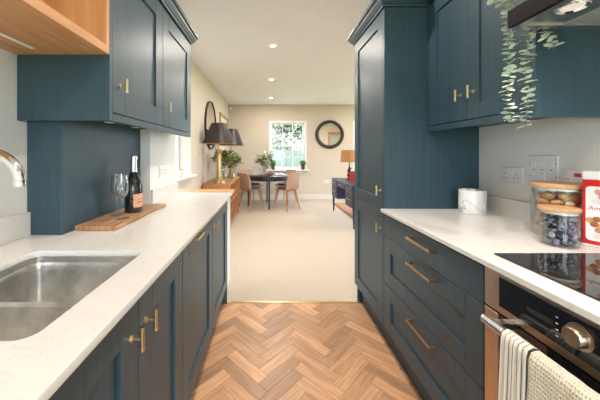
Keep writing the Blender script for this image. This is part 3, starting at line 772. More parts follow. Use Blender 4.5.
cme = bpy.data.meshes.new('biscuit'); bm.to_mesh(cme); bm.free(); cme.materials.append(M['cookie']); cme.polygons.foreach_set('use_smooth', [True]*len(cme.polygons))
for lay in range(7):
    z = WT1+.024+lay*.0243
    spots = [(.049, 2*PI*k/7+lay*.4) for k in range(7)] + [(.014, 2*PI*k/2+lay) for k in range(2)]
    for rr, a in spots:
        o = bpy.data.objects.new('biscuit', cme); C.objects.link(o)
        o.location = (JL[0]+rr*math.cos(a), JL[1]+rr*math.sin(a), z+random.uniform(-.003,.003))
        o.rotation_euler = (random.uniform(-.6,.6), random.uniform(-.6,.6), random.uniform(0,6)) if lay < 6 else (random.uniform(-1.2,1.2), random.uniform(-1.2,1.2), random.uniform(0,6))
        tag(o, 'small golden almond biscuit %s the large glass jar' % ('on top of the heap in' if lay == 6 else 'at the bottom layer of' if lay == 0 else 'packed in the middle of'), 'biscuit', 'almond biscuits in the large jar')
b = MB(); b.tube([(-.021,0,0),(-.015,0,0),(-.011,0,0),(-.007,0,0),(0,0,0),(.007,0,0),(.011,0,0),(.015,0,0),(.021,0,0)], [.010,.007,.003,.0105,.0125,.0105,.003,.007,.010], 10)
bo = MB().grid(lambda u, v: (-.005+.010*u, .0131*math.cos(-.3+3.4*v), .0131*math.sin(-.3+3.4*v)), 1, 6)
cand = b.build('wrapped_sweet', M['candy']); cand.location = (0,0,0)
band = bo.build('paper_band', M['purple']); band.parent = cand; band.location = Vector(band.location)
n = 0
for lay in range(5):
    for rr, a in [(.033, 2*PI*k/5+lay*.5) for k in range(5)] + [(.006, lay*2.)]:
        o = cand if n == 0 else copy_tree(cand); n += 1
        o.location = (JS[0]+rr*math.cos(a), JS[1]+rr*math.sin(a), WT1+.009+lay*.0195)
        o.rotation_euler = (random.uniform(-.3,.3), random.uniform(-.35,.35), a+PI/2+random.uniform(-.5,.5))
        tag(o, 'dark foil-wrapped sweet with purple band %s the smaller glass jar' % ('on top of the heap in' if lay == 4 else 'lying at the bottom of' if lay == 0 else 'packed in the middle of'), 'sweet', 'wrapped sweets in the small jar')
# red biscuit tin: built facing -Y at the origin, then turned
t = T('biscuit_tin', 'tall red and white biscuit tin printed with brown biscuits, beside the jars', 'tin', (0, 0, 0))
TWd, TDp, THt = .142, .064, .285
me = curve_mesh([rrect(0, TWd, 0, TDp, .008, 4)], .250, .001); me.transform(Matrix.Translation((0,0,.126))); put('body', me, M['red'], t)
me = curve_mesh([rrect(-.002, TWd+.002, -.002, TDp+.002, .009, 4)], .032, .003); me.transform(Matrix.Translation((0,0,.2675))); put('lid', me, M['tin_w'], t)
me = curve_mesh([rrect(-.0015, TWd+.0015, -.0015, TDp+.0015, .009, 4)], .006, .001); me.transform(Matrix.Translation((0,0,.0035))); put('foot_rim', me, M['tin_w'], t)
FR = Matrix.Rotation(PI/2, 4, 'X')
def front(me, x, z, d=.0006): me.transform(Matrix.Translation((x, -d, z)) @ FR); return me
panel = put('printed_panel', front(curve_mesh([rrect(0, TWd-.022, 0, .205, .012, 4)], .0008), .011, .022, .0002), M['tin_w'], t)
for k, (px, pz, r) in enumerate(((.060,.200,.018),(.045,.207,.012),(.076,.207,.012),(.052,.188,.010),(.070,.187,.010),(.061,.216,.010))):
    P = [(px+r*(1+.18*math.cos(6*a))*math.cos(a), pz+r*.8*(1+.18*math.cos(6*a))*math.sin(a)) for a in [2*PI*q/36 for q in range(36)]]
    put('emblem', front(curve_mesh([P], .0004), 0, 0, .0008+.0001*k), M['redtxt'] if k % 2 == 0 else M['pinktxt'], panel, smooth=False)
put('lettering', front(text_mesh('Amaretti', .022, .0002, .25), .016, .138, .0010), M['redtxt'], panel, smooth=False)
b = MB()
for k in range(2): b.tube([(.026+.004*q, -.0012, .172-.009*k+.0022*math.sin(q*1.9+k)) for q in range(20)], .0007, 5)
b.build('scroll_ornament', M['pinktxt'], panel)
for k, (px, pz) in enumerate(((.022,.098),(.040,.104),(.058,.100),(.076,.105),(.094,.099),(.034,.084),(.052,.078),(.070,.086),(.088,.080),(.106,.088),(.046,.064),(.064,.062),(.082,.066))):
    P = [(px+.0115*(1+.05*math.sin(3*a+k))*math.cos(a), pz+.0105*math.sin(a)) for a in [2*PI*q/18 for q in range(18)]]
    put('printed_biscuit', front(curve_mesh([P], .0004), 0, 0, .0008+.00012*k), M['cookie_p'] if k % 2 else M['cookie'], panel, smooth=False)
for k in range(3): MB().box(.03, TWd-.03-.01*k, -.0012, -.0008, .034+k*.006, .0352+k*.006).build('small_print', M['pinktxt'], panel, smooth=False)
ang = math.atan2(.925-1.054, 1.268-1.212)   # direction of the front face
t.location = (1.212, 1.052, WT1+.0005); t.rotation_euler.z = ang

# sockets and switches
def plate(name, label, xw, sg, y0, y1, z0, z1, cat='socket'):
    t = T(name, label, cat, (xw, (y0+y1)/2, z0))
    MB().box(xw+sg*.0005, xw+sg*.009, y0, y1, z0, z1, .003).build('plate', M['plastic'], t)
    return t
def rocker(t, xw, sg, y, z, w, h, m='plastic'):
    o = MB().box(xw+sg*.0088, xw+sg*.0125, y-w/2, y+w/2, z-h/2, z+h/2, .001).build('rocker', M[m], t); return o
def slot(t, xw, sg, y, z, w, h):
    MB().box(xw+sg*.0085, xw+sg*.0096, y-w/2, y+w/2, z-h/2, z+h/2).build('slot', M['black'], t, smooth=False)
t = plate('double_socket', 'white double power socket on the wall above the marble pot', XR, -1, 1.428, 1.578, 1.098, 1.188)
for yc in (1.465, 1.541):
    slot(t, XR, -1, yc, 1.150, .005, .009); slot(t, XR, -1, yc-.012, 1.128, .007, .005); slot(t, XR, -1, yc+.012, 1.128, .007, .005)
for yc in (1.492, 1.514): rocker(t, XR, -1, yc, 1.165, .013, .022)
t = plate('switch_panel', 'white square panel of six switches on the wall above the large jar', XR, -1, 1.254, 1.400, 1.108, 1.254, 'switch')
for i in range(3):
    for k in range(2):
        rocker(t, XR, -1, 1.285+i*.042, 1.150+k*.062, .024, .038); slot(t, XR, -1, 1.285+i*.042-.0, 1.123+k*.060, .010, .004)
for yc in (1.264, 1.390):
    slot(t, XR, -1, yc, 1.150, .005, .005); slot(t, XR, -1, yc, 1.212, .005, .005)
t = plate('cooker_switch', 'white switch with a red rocker on the wall behind the red tin', XR, -1, 1.075, 1.222, 1.105, 1.191, 'switch')
rocker(t, XR, -1, 1.170, 1.168, .032, .016, 'red'); slot(t, XR, -1, 1.212, 1.148, .005, .005)
t = plate('double_switch', 'pair of white sockets on the pier beside the side window', -.827, 1, 2.03, 2.176, 1.085, 1.171)
for yc in (2.065, 2.14): slot(t, -.827, 1, yc, 1.135, .005, .009); slot(t, -.827, 1, yc-.012, 1.112, .007, .005); slot(t, -.827, 1, yc+.012, 1.112, .007, .005)
for yc in (2.09, 2.115): rocker(t, -.827, 1, yc, 1.15, .013, .022)
t = T('wall_socket', 'white wall socket low on the far wall under the round mirror', 'socket', (1.58, YF, .45))
MB().box(1.51, 1.656, YF-.009, YF-.0005, .455, .541, .003).build('plate', M['plastic'], t)
for xx in (1.545, 1.62): MB().box(xx-.008, xx+.008, YF-.0098, YF-.0088, .48, .50).build('slot', M['black'], t, smooth=False)

# ------------------------------------------------------------------ things on the left worktop
P = [(-.893,1.245),(-.845,1.232),(-.70,1.236),(-.694,1.40),(-.700,1.62),(-.686,1.80),(-.735,1.806),(-.80,1.795),(-.884,1.80),(-.890,1.55)]
me = curve_mesh([P], .020, .003); me.transform(Matrix.Translation((0,0,WT1+.0105)))
tag(put('chopping_board', me, M['board']), 'long live-edge wooden board carrying the bottle and glasses', 'chopping board')
BT = WT1+.0208
t = T('wine_bottle', 'dark sparkling wine bottle with silver foil neck and peach label', 'bottle', (-.775, 1.55, BT))
c = (-.775, 1.55, BT)
MB().lathe([(.0,.004),(.034,.0),(.045,.004),(.046,.012),(.046,.135),(.043,.160),(.034,.190),(.022,.218),(.0165,.235),(.015,.25)], c, 28, False, True).build('glass_body', M['bottle'], t)
MB().lathe([(.0195,.228),(.0175,.240),(.0158,.262),(.0155,.295),(.019,.297),(.0195,.312),(.017,.318),(.012,.322),(0,.323)], c, 24, False, False).build('foil', M['foil'], t)
def arc_label(c, r, a0, a1, z0, z1): 
    return MB().grid(lambda u, v: (c[0]+r*math.cos(a0+(a1-a0)*u), c[1]+r*math.sin(a0+(a1-a0)*u), c[2]+z0+(z1-z0)*v), 14, 1)
lb = arc_label(c, .0464, -1.15, .65, .030, .105).build('label', M['label_o'], t)
arc_label(c, .0467, -.75, .2, .056, .061).build('label_print', M['print_dk'], lb); arc_label(c, .0467, -.65, .1, .074, .077).build('label_print', M['print_dk'], lb)
def wineglass(label, x, y):
    t = T('wine_glass', label, 'wine glass', (x, y, BT), 'wine glasses on the board')
    MB().lathe([(.0,.0),(.033,.0),(.034,.0015),(.02,.004),(.006,.007),(.0,.008)], (x,y,BT+.0002), 28, False, False).build('foot', M['glass'], t)
    MB().lathe([(.0068,.006),(.0052,.02),(.0046,.06),(.0052,.095),(.007,.102)], (x,y,BT+.0002), 14, False, False).build('stem', M['wineglass'], t)
    MB().lathe([(.007,.102),(.018,.112),(.027,.130),(.0300,.155),(.029,.185),(.0260,.222),(.0250,.222),(.0280,.185),(.0290,.155),(.026,.131),(.017,.114),(0,.106)], (x,y,BT+.0002), 28, False, False).build('bowl', M['wineglass'], t)
wineglass('empty wine glass further back, nearest the teal box', -.822, 1.462)
wineglass('empty wine glass in front, nearest the board edge', -.752, 1.385)
t = T('candle', 'cream candle in a glass jar on the side window sill', 'candle', (-1.14, 3.45, WZ0))
MB().lathe([(.0,0),(.04,0),(.042,.004),(.042,.10),(.039,.10),(.039,.005),(0,.005)], (-1.14,3.45,WZ0+.0005), 24, False, False).build('glass_jar', M['glass'], t)
MB().lathe([(.0,.006),(.038,.006),(.038,.07),(.0,.072)], (-1.14,3.45,WZ0+.0005), 24, False, False).build('wax', M['candle'], t)

# ------------------------------------------------------------------ ceiling downlights
def downlight(x, y, label):
    t = T('downlight', label, 'ceiling light', (x, y, CZ), 'recessed ceiling downlights')
    MB().lathe([(.032,-.001),(.034,-.006),(.043,-.006),(.046,-.001)], (x,y,CZ), 28, False, False).build('ring', M['white'], t)
    MB().lathe([(.0,-.002),(.0318,-.002)], (x,y,CZ), 24, False, False).build('lens', M['lens'], t, smooth=False)
    l = bpy.data.lights.new('downlight_lamp', 'AREA'); l.shape = 'DISK'; l.size = .06; l.energy = LAMP_W; l.color = LAMP_COL
    lo = bpy.data.objects.new('downlight_lamp', l); C.objects.link(lo); lo.parent = t; lo.location = (0, 0, -.012)
for x, y, lab in ((.045, 3.40, 'round recessed ceiling light nearest the kitchen'), (.042, 4.94, 'round recessed ceiling light, middle of the three in a row'), (.042, 6.55, 'round recessed ceiling light nearest the far window'),
                  (.20, 1.75, 'round recessed ceiling light over the kitchen aisle by the larder'), (.20, .25, 'round recessed ceiling light over the kitchen aisle by the sink'), (.20, -1.25, 'round recessed ceiling light over the back of the kitchen'),
                  (2.6, 3.4, 'round recessed ceiling light right side, by the oak door'), (2.6, 5.0, 'round recessed ceiling light right side, beyond the desk'), (2.6, 6.5, 'round recessed ceiling light right side, by the second window')):
    downlight(x, y, lab)

# ------------------------------------------------------------------ living room: left wall
SBX0, SBX1, SBY0, SBY1, SBZ = XLL+.03, -.640, 4.45, 5.95, .770
t = T('sideboard', 'open-fronted oak sideboard along the left wall', 'sideboard', (-.86, 5.2, .004))
MB().box(SBX0, SBX1, SBY0, SBY1, SBZ-.03, SBZ, .003).build('top', M['oak_f'], t)
for yy in (SBY0, SBY1-.028): MB().box(SBX0, SBX1-.004, yy, yy+.028, .10, SBZ-.0305, .002).build('end_panel', M['oak_f'], t)
MB().box(SBX0, SBX1-.004, SBY0+.0285, SBY1-.0285, .10, .128, .002).build('bottom_board', M['oak_f'], t)
MB().box(SBX0, SBX0+.012, SBY0+.0285, SBY1-.0285, .1285, SBZ-.0305).build('back_panel', M['oak_f'], t, smooth=False)
for k in (1, 2, 3):
    yy = SBY0+(SBY1-SBY0)*k/4; MB().box(SBX0+.0125, SBX1-.006, yy-.012, yy+.012, .1285, SBZ-.0305, .001).build('divider', M['oak_f'], t)
for k in range(4):
    a = SBY0+(SBY1-SBY0)*k/4+(.029 if k == 0 else .0125); c = SBY0+(SBY1-SBY0)*(k+1)/4-(.029 if k == 3 else .0125)
    MB().box(SBX0+.0125, SBX1-.01, a, c, .43, .452, .001).build('shelf', M['oak_f'], t)
for xx in (SBX0+.03, SBX1-.06):
    for yy in (SBY0+.04, SBY1-.07): MB().box(xx, xx+.03, yy, yy+.03, .0045, .0995).build('leg', M['black'], t, smooth=False)

def column_lamp(label, x, y):
    z = SBZ+.0005
    t = T('table_lamp', label, 'lamp', (x, y, z), 'brass column lamps on the sideboard')
    MB().lathe([(.0,0),(.112,0),(.112,.014),(.098,.022),(.096,.040),(.074,.050),(.062,.072),(.050,.080),(.052,.090),(.042,.094)], (x,y,z), 24, False, True).build('base', M['gold'], t)
    b = MB(); rings = []
    for z_ in (.0945, .49):
        rings.append([(x+(.040 if k % 2 else .035)*math.cos(2*PI*k/24), y+(.040 if k % 2 else .035)*math.sin(2*PI*k/24), z+z_) for k in range(24)])
    b.loops(rings); b.build('column', M['gold'], t)
    MB().lathe([(.038,.4905),(.046,.496),(.040,.506),(.046,.525),(.062,.552),(.062,.566),(.022,.570)], (x,y,z), 20).build('capital', M['gold'], t)
    MB().cyl((x,y,z+.5705), (x,y,z+.70), .009, 12).build('stem', M['gold'], t)
    MB().lathe([(.264,.665),(.130,1.005)], (x,y,z), 40, False, False).build('shade', M['shade_dk'], t)
    b = MB(); b.lathe([(.2615,.6655),(.1275,1.0045)], (x,y,z), 40, False, False); b.build('shade_lining', M['shade_in'], t)
    b = MB(); 
    for a in range(3): b.cyl((x,y,z+.70), (x+.25*math.cos(a*2.094), y+.25*math.sin(a*2.094), z+.672), .002, 6)
    b.build('shade_carrier', M['gold'], t)
column_lamp('tall brass column lamp with dark tapered shade at near end of sideboard', -.852, 4.58)
column_lamp('tall brass column lamp with dark tapered shade at far end of sideboard', -.79, 5.62)

def bouquet(t, c, R, n, L, mats, base_pt, stems=9, squash=.8):
    st = MB(); tips = []
    for k in range(stems):
        a = 2*PI*k/stems+random.uniform(-.3,.3); e = random.uniform(.05, 1.2)
        p = Vector(c)+Vector((R*.8*math.cos(a)*math.sin(e+.3), R*.8*math.sin(a)*math.sin(e+.3), R*squash*math.cos(e)*.8))
        tips.append(p); m_ = Vector(base_pt).lerp(p, .5)+Vector((0,0,.02))
        st.tube([base_pt, m_, p], .0025, 5)
    so = st.build('stems', M['stem'], t)
    for q, m in enumerate(mats):
        b = MB()
        for k in range(n//len(mats)):
            tp = random.choice(tips) if random.random() < .8 else Vector(c)
            p = tp + Vector((random.gauss(0,1), random.gauss(0,1), random.gauss(0,.8)))*R*.28
            d = (p-Vector(c)).normalized() + Vector((random.uniform(-.6,.6), random.uniform(-.6,.6), random.uniform(-.6,.4)))
            b.leaf(p, d, Vector((random.uniform(-.5,.5), random.uniform(-.5,.5), 1)), L*random.uniform(.7,1.3), L*random.uniform(.45,.7))
        stuff(b.build('leaves', m, so, fix=False, angle=80))
def vase(label, x, y, z, h, r, R, mats, n, L, dx=0, dy=0, squash=.8, cat='vase', ck=None):
    t = T('flower_vase', label, cat, (x, y, z))
    MB().lathe([(.0,0),(r*.8,0),(r,.01),(r*1.05,h*.35),(r*.75,h*.75),(r*.62,h*.85),(r*.8,h),(r*.75,h),(r*.56,h*.85),(r*.7,h*.75),(r*.98,h*.35),(r*.9,.012),(0,.012)], (x,y,z+.0005), 24, False, False).build('glass_vase', M['glass'] if ck is None else ck, t)
    bouquet(t, (x+dx, y+dy, z+h+R*.65), R, n, L, mats, (x, y, z+.03), squash=squash)
    return t
vase('glass vase of green and yellow foliage behind the near brass lamp', -.83, 4.96, SBZ+.0005, .22, .06, .165, [M['leaf'], M['leaf'], M['leaf_y']], 420, .065, -.01, .0)
vase('glass vase of leafy green stems in front of the far brass lamp', -.735, 5.35, SBZ+.0005, .20, .055, .15, [M['leaf_y'], M['leaf'], M['leaf_y']], 420, .065, .03, .0)

# round mirror on left wall (edge on) and picture
def disc_x(x0, x1, y, z, r0, r1, seg=48):
    b = MB(); rings = []
    for xx, r in ((x0, r0), (x0, r1), (x1, r1), (x1, r0)):
        rings.append([(xx, y+r*math.cos(2*PI*k/seg), z+r*math.sin(2*PI*k/seg)) for k in range(seg)])
    rings.append(rings[0]); return b.loops(rings, False, False)
t = T('wall_mirror', 'large round mirror with thin dark frame on the left wall above the sideboard', 'mirror', (XLL, 5.12, 1.36))
disc_x(XLL+.001, XLL+.035, 5.12, 1.80, .435, .452).build('frame', M['frame_dk'], t)
b = MB(); b.loops([[(xx, 5.12+.4345*math.cos(2*PI*k/48), 1.80+.4345*math.sin(2*PI*k/48)) for k in range(48)] for xx in (XLL+.002, XLL+.02)]); b.build('mirror_glass', M['mirror'], t)
t = T('framed_picture', 'gilt framed landscape picture on the left wall near the corner', 'picture', (XLL, 6.6, 1.55))
PY0, PY1, PZ0, PZ1 = 6.06, 7.20, 1.50, 2.20
b = MB()
for a, c_, d, e_ in ((PY0, PY0+.07, PZ0, PZ1), (PY1-.07, PY1, PZ0, PZ1), (PY0+.07, PY1-.07, PZ0, PZ0+.07), (PY0+.07, PY1-.07, PZ1-.07, PZ1)): b.box(XLL+.001, XLL+.035, a, c_, d, e_, .006)
b.build('frame', M['frame_gold'], t)
MB().box(XLL+.002, XLL+.012, PY0+.0705, PY1-.0705, PZ0+.0705, PZ1-.0705).build('mount', M['paper'], t, smooth=False)
MB().box(XLL+.0122, XLL+.014, PY0+.25, PY1-.25, PZ0+.18, PZ1-.18).build('print', M['art'], t, smooth=False)
t = T('alarm_sensor', 'small white alarm sensor high in the far left corner', 'sensor', (XLL+.06, YF-.05, 2.48))
MB().box(XLL+.02, XLL+.085, YF-.05, YF-.001, 2.47, 2.57, .008).build('housing', M['plastic'], t); MB().box(XLL+.035, XLL+.07, YF-.054, YF-.0505, 2.49, 2.525, .003).build('lens', M['led'], t)

# round mirror on far wall
t = T('wall_mirror', 'round mirror with broad dark frame on the far wall beside the window', 'mirror', (1.667, YF, 1.40))
b = MB(); rings = []
for yy, r in ((YF-.001,.305),(YF-.012,.300),(YF-.03,.315),(YF-.045,.35),(YF-.035,.385),(YF-.012,.398),(YF-.001,.398)):
    rings.append([(1.667+r*math.cos(2*PI*k/56), yy, 1.80+r*math.sin(2*PI*k/56)) for k in range(56)])
b.loops(rings, False, False); b.build('frame', M['frame_dk'], t)
b = MB(); b.loops([[(1.667+.304*math.cos(2*PI*k/48), yy, 1.80+.304*math.sin(2*PI*k/48)) for k in range(48)] for yy in (YF-.002, YF-.014)]); b.build('mirror_glass', M['mirror'], t)

# potted topiary on the sill
def topiary(label, x):
    y, z = YF-.03, FZ0
    t = T('potted_plant', label, 'plant', (x, y, z), 'topiary balls on the far sill')
    MB().lathe([(.0,0),(.042,0),(.055,.10),(.058,.10),(.058,.115),(.05,.115),(.045,.09),(0,.09)], (x,y,z), 20, False, False).build('pot', M['pot_r'], t)
    b = MB(); b.ball((x,y,z+.175), (.085,.07,.07), 12, 8)
    for k in range(160):
        v = Vector((random.gauss(0,1), random.gauss(0,1), random.gauss(0,1))).normalized()
        p = Vector((x,y,z+.175))+Vector((v.x*.085, v.y*.07, v.z*.07)); b.leaf(p-v*.005, v+Vector((random.uniform(-.5,.5),)*3), Vector((0,0,1)), .025, .016)
    b.build('foliage', M['box_tree'], t, fix=False)
topiary('green topiary ball in oxblood pot at left end of far sill', .11); topiary('green topiary ball in oxblood pot at right end of far sill', .925)

# ------------------------------------------------------------------ dining group
TX, TY = -.03, 6.58
t = T('dining_table', 'round dark dining table with bobbin-turned legs in front of the window', 'table', (TX, TY, .004))
MB().lathe([(.0,.728),(.54,.728),(.56,.734),(.56,.748),(.55,.754),(.0,.754)], (TX,TY,0), 56, False, False).build('tabletop', M['tabledk'], t)
MB().lathe([(.49,.64),(.505,.64),(.505,.7275),(.49,.7275),(.49,.64)], (TX,TY,0), 56, False, False).build('apron', M['tabledk'], t)
for a in (-PI/2+.06, .06, PI/2+.06, PI+.06):
    x, y = TX+.472*math.cos(a), TY+.472*math.sin(a)
    prof = [(.012,.0045)]; z = .02
    while z < .60:
        prof += [(.013, z), (.021, z+.012), (.022, z+.02), (.021, z+.028), (.013, z+.04)]; z += .042
    prof += [(.026, .625), (.026, .7275)]
    MB().lathe(prof, (x,y,0), 12).build('leg', M['tabledk'], t)
def chair(label, x, y, rz):
    """built facing +Y (front of the seat at +Y), origin under the seat"""
    t = T('dining_chair', label, 'chair', (0, 0, 0), 'moulded chairs around the round table')
    prof = [(.21,.452),(.17,.462),(.05,.455),(-.08,.448),(-.15,.455),(-.19,.49),(-.212,.56),(-.228,.64),(-.243,.72),(-.255,.80),(-.262,.845)]
    wid = [.19,.215,.225,.222,.215,.212,.21,.207,.20,.185,.145]
    curl = [0,.004,.012,.016,.02,.03,.042,.048,.044,.03,.01]
    def fn(u, v):
        k = v*(len(prof)-1); i = min(int(k), len(prof)-2); f = k-i
        lerp = lambda A: A[i]*(1-f)+A[i+1]*f
        py = lerp([p[0] for p in prof]); pz = lerp([p[1] for p in prof]); w = lerp(wid); c_ = lerp(curl); s = u*2-1
        back = min(1, max(0, (k-4)/2))
        return (w*s, py+c_*s*s*back*1.2, pz+c_*s*s*(1-back))
    o = MB().grid(fn, 12, 30).build('shell', M['chair'], t, angle=80)
    sm = o.modifiers.new('thickness', 'SOLIDIFY'); sm.thickness = .016; sm.offset = 0
    me = curve_mesh([[(.175*math.copysign(abs(math.cos(a))**.6, math.cos(a)), .02+.16*math.copysign(abs(math.sin(a))**.6, math.sin(a))) for a in [2*PI*k/28 for k in range(28)]]], .034, .010)
    me.transform(Matrix.Translation((0,0,.488))); put('seat_pad', me, M['greyfab'], t, angle=60)
    for sx in (-1, 1):
        for sy in (-1, 1):
            MB().tube([(sx*.15, sy*.12, .442), (sx*.215, sy*.20, .0045)], [.019, .011], 10).build('leg', M['chairleg'], t)
    b = MB(); b.box(-.16, .16, -.13, -.10, .425, .446, .002); b.box(-.16, .16, .10, .13, .425, .446, .002); b.build('seat_frame', M['chairleg'], t)
    t.location = (x, y, 0); t.rotation_euler.z = rz
chair('beige moulded chair at left of the dining table, next to the sideboard', -.43, 6.14, -PI/2+.80)
chair('beige moulded chair at right of the dining table, nearest the camera', .40, 6.15, PI/2-.80)
chair('beige moulded chair at far right of the table, below the window', .42, 7.00, PI-.75)
chair('beige moulded chair at far left of the table, below the window', -.45, 7.02, PI+.75)
TZ = .7545
vase('glass vase of cream flowers and green leaves at the middle of the dining table', -.12, 6.62, TZ, .17, .06, .19, [M['leaf_y'], M['leaf'], M['flower']], 420, .075, .02, 0, .6)
def setting(i, where, a, rr=.36):
    x, y = TX+rr*math.cos(a), TY+rr*math.sin(a)
    t = T('dinner_plate', 'pale dinner plate set at the %s of the dining table' % where, 'plate', (x, y, TZ), 'place settings on the dining table')
    MB().lathe([(.0,.001),(.07,.001),(.10,.008),(.125,.016),(.125,.019),(.098,.012),(.068,.005),(.0,.005)], (x,y,TZ+.0004), 28, False, False).build('plate_body', M['tin_w'] if i else M['marble'], t)
    o = MB().box(x-.05, x+.05, y-.03, y+.03, TZ+.0075, TZ+.026, .006).build('napkin', M['linen']); tag(o, 'folded linen napkin on the plate at the %s of the dining table' % where, 'napkin', 'napkins on the plates')
    gx, gy = TX+(rr+.02)*math.cos(a+.45), TY+(rr+.02)*math.sin(a+.45)
    g_ = T('wine_glass', 'clear wine glass set at the %s of the dining table' % where, 'wine glass', (gx, gy, TZ), 'glasses on the dining table')
    MB().lathe([(.0,.0),(.032,.0),(.032,.002),(.005,.006),(.004,.08),(.02,.095),(.036,.13),(.035,.17),(.030,.195),(.029,.195),(.034,.17),(.034,.13),(.018,.098),(0,.088)], (gx,gy,TZ+.0003), 20, False, False).build('glass_body', M['glass'], g_)
setting(0, 'near left', -2.55); setting(1, 'near right', -.62); setting(0, 'far right', .75); setting(1, 'far left', 2.4)
t = T('wooden_bowl', 'small wooden bowl near the vase on the dining table', 'bowl', (.02, 6.36, TZ))
MB().lathe([(.0,.0),(.04,0),(.075,.03),(.085,.055),(.08,.055),(.07,.032),(.036,.008),(0,.008)], (.02,6.36,TZ+.0004), 24, False, False).build('bowl_body', M['oak_f'], t)

# ------------------------------------------------------------------ desk group
DKX0, DKX1, DKY0, DKY1, DKZ = 1.385, 1.92, 4.50, 5.98, .735
t = T('writing_desk', 'navy painted kneehole desk with drawers and brass knobs, past the larder', 'desk', (1.65, 5.24, .004))
MB().box(DKX0-.015, DKX1+.015, DKY0-.02, DKY1+.02, DKZ-.022, DKZ, .006).build('desktop', M['navy'], t)
b = MB(); b.box(DKX0+.004, DKX1, DKY0, DKY1, DKZ-.135, DKZ-.0225, .002)
for a, c_ in ((DKY0, DKY0+.43), (DKY1-.43, DKY1)): b.box(DKX0+.004, DKX1, a, c_, .34, DKZ-.1355, .002)
b.build('carcass', M['navy'], t)
for xx in (DKX0+.03, DKX1-.03):
    for yy in (DKY0+.03, DKY1-.03):
        MB().tube([(xx,yy,.3395), (xx,yy,.0045 if xx < 1.6 else .0108)], [.026,.013], 4).build('leg', M['navy'], t, smooth=False)
def ddrawer(y0, y1, z0, z1):
    d = MB().box(DKX0-.006, DKX0+.0035, y0+.008, y1-.008, z0, z1, .003).build('drawer', M['navy'], t)
    for yy in ((y0+y1)/2-.07, (y0+y1)/2+.07):
        MB().tube([(DKX0-.006,yy,(z0+z1)/2), (DKX0-.014,yy,(z0+z1)/2), (DKX0-.02,yy,(z0+z1)/2), (DKX0-.026,yy,(z0+z1)/2)], [.006,.006,.013,.009], 12).build('knob', M['brass'], d)
for a, c_ in ((DKY0, DKY0+.43), (DKY1-.43, DKY1)):
    ddrawer(a, c_, .61, .705); ddrawer(a, c_, .36, .595)
ddrawer(DKY0+.435, DKY1-.435, .61, .705)
t = T('table_lamp', 'table lamp with rust drum shade and dark twisted base on the desk', 'lamp', (1.66, 5.62, DKZ))
x, y, z = 1.66, 5.62, DKZ+.0005
MB().lathe([(.0,0),(.075,0),(.075,.012),(.03,.02),(.02,.03),(.03,.06),(.045,.10),(.028,.14),(.018,.17),(.032,.20),(.02,.235),(.012,.26),(.010,.36)], (x,y,z), 16, False, True).build('base', M['frame_dk'], t)
b = MB(); b.tube([(x+.04*math.cos(k*.9), y+.04*math.sin(k*.9), z+.03+k*.014) for k in range(16)], .010, 8); b.build('twist', M['frame_dk'], t)
MB().lathe([(.185,.355),(.165,.605)], (x,y,z), 36, False, False).build('shade', M['shade_or'], t)
MB().lathe([(.1825,.356),(.1625,.604)], (x,y,z), 36, False, False).build('shade_lining', M['paper'], t)
b = MB()
for a in range(3): b.cyl((x,y,z+.36), (x+.18*math.cos(a*2.094), y+.18*math.sin(a*2.094), z+.362), .002, 6)
b.build('shade_carrier', M['black'], t)
t = T('photo_frame', 'small gilt photo frame standing on the desk by the lamp', 'photo frame', (1.66, 5.35, DKZ))
b = MB(); rot = Matrix.Translation((1.66,5.35,DKZ+.001)) @ Matrix.Rotation(-.5, 4, 'Z') @ Matrix.Rotation(-.16, 4, 'X')
for q in ((-.075,.075,0,.014,0,.016),(-.075,.075,0,.014,.174,.19),(-.075,-.06,0,.014,.016,.174),(.06,.075,0,.014,.016,.174)): b.box(*q, .002, rot)
b.build('frame', M['frame_gold'], t); MB().box(-.0595,.0595,.004,.009,.0165,.1735, 0, rot).build('photo', M['paper'], t, smooth=False)
MB().box(-.02,.02,.016,.02,.0,.13, 0, Matrix.Translation((1.66,5.35,DKZ+.001)) @ Matrix.Rotation(-.5, 4, 'Z') @ Matrix.Translation((0,.045,0)) @ Matrix.Rotation(.25, 4, 'X')).build('stand', M['frame_dk'], t, smooth=False)
t = T('red_book', 'upright red book on the desk in front of the lamp', 'book', (1.60, 5.12, DKZ))
b = MB(); b.box(1.52, 1.66, 5.10, 5.103, DKZ+.0008, DKZ+.19); b.box(1.52, 1.66, 5.127, 5.13, DKZ+.0008, DKZ+.19); b.box(1.517, 1.521, 5.10, 5.13, DKZ+.0008, DKZ+.19); b.build('cover', M['redtxt'], t, smooth=False)
MB().box(1.5215, 1.655, 5.1035, 5.1265, DKZ+.004, DKZ+.186).build('pages', M['paper'], t, smooth=False)
t = T('rug', 'red patterned rug on the carpet under the desk', 'rug', (2.3, 5.4, .004))
MB().box(1.60, 3.1, 3.9, 6.9, .0045, .0095, .002).build('border', M['rug'], t)
MB().box(1.68, 3.02, 3.98, 6.82, .0096, .0105).build('field', M['rug_b'], t, smooth=False)

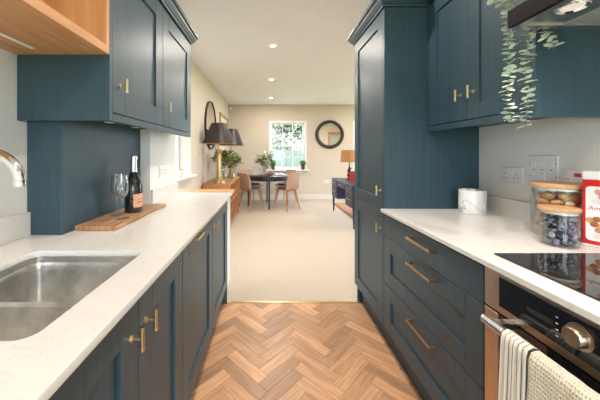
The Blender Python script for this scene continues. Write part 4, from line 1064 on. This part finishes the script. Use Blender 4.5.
# ------------------------------------------------------------------ outside the windows
struct(MB().box(-40, 40, -40, 60, -.4, -.15).build('ground', M['lawn'], smooth=False))
t = T('garden_fence', 'pale boarded garden fence seen through the sash window', 'fence', (0, 12.5, -.15))
for k in range(46):
    MB().box(-4+k*.2, -4+k*.2+.185, 12.5, 12.52, -.15, 1.45).build('board', M['fencew'], t, smooth=False)
MB().box(-4, 5.2, 12.525, 12.57, .2, .28).build('rail', M['fencew'], t, smooth=False); MB().box(-4, 5.2, 12.525, 12.57, 1.1, 1.18).build('rail', M['fencew'], t, smooth=False)
t = T('garden_fence', 'unseen boarded fence added to dim the side window', 'fence', (-2.9, 3, -.15))  # unseen fence, added to cut daylight on the pier and sill
for k in range(50):
    MB().box(-2.92, -2.9, -1.5+k*.2, -1.5+k*.2+.185, -.15, 2.35).build('board', M['fencew'], t, smooth=False)
for zz in (.3, 1.7): MB().box(-2.97, -2.925, -1.5, 8.5, zz, zz+.08).build('rail', M['fencew'], t, smooth=False)
def tree(label, x, y, h, R, nleaf, seed, LL=.11, zlo=.22):
    random.seed(seed)
    t = T('garden_tree', label, 'tree', (x, y, -.15), 'trees in the garden')
    tips = []
    b = MB(); b.tube([(x,y,-.15),(x+.05,y,h*.3),(x-.05,y+.1,h*.55),(x+.1,y,h*.8)], [.14,.11,.08,.03], 8); 
    br = b.build('trunk', M['bark'], t)
    b = MB()
    for k in range(22):
        z0 = h*random.uniform(zlo,.75); a = random.uniform(0,2*PI); L = R*random.uniform(.5,1.)
        p0 = Vector((x,y,z0)); p1 = p0+Vector((math.cos(a)*L*.5, math.sin(a)*L*.5, L*.25)); p2 = p0+Vector((math.cos(a+.2)*L, math.sin(a+.2)*L, L*.38))
        b.tube([p0,p1,p2], [.045,.028,.010], 6); tips += [p1, p2]
        for q in range(4):
            s_ = p1.lerp(p2, random.random()); e_ = s_+Vector((random.uniform(-.6,.6), random.uniform(-.6,.6), random.uniform(-.2,.6))); b.tube([s_, e_], [.014,.005], 5); tips.append(e_)
    b.build('branches', M['bark'], br)
    b = MB()
    for k in range(nleaf):
        p = random.choice(tips)+Vector((random.gauss(0,.3), random.gauss(0,.3), random.gauss(0,.25)))
        b.leaf(p, Vector((random.uniform(-1,1), random.uniform(-1,1), random.uniform(-1,.5))), Vector((0,0,1)), LL, LL*.7)
    stuff(b.build('leaves', M['spring'], br, fix=False))
tree('dense pale garden tree behind the fence, seen through the sash window', 1.0, 15.7, 5.2, 1.9, 7000, 5, .22, .05)
tree('unseen dense tree added to dim the second window', 6.3, 15.7, 5.2, 1.9, 7000, 9, .22, .05)  # unseen tree, added to soften the window's reflection in the cabinet doors
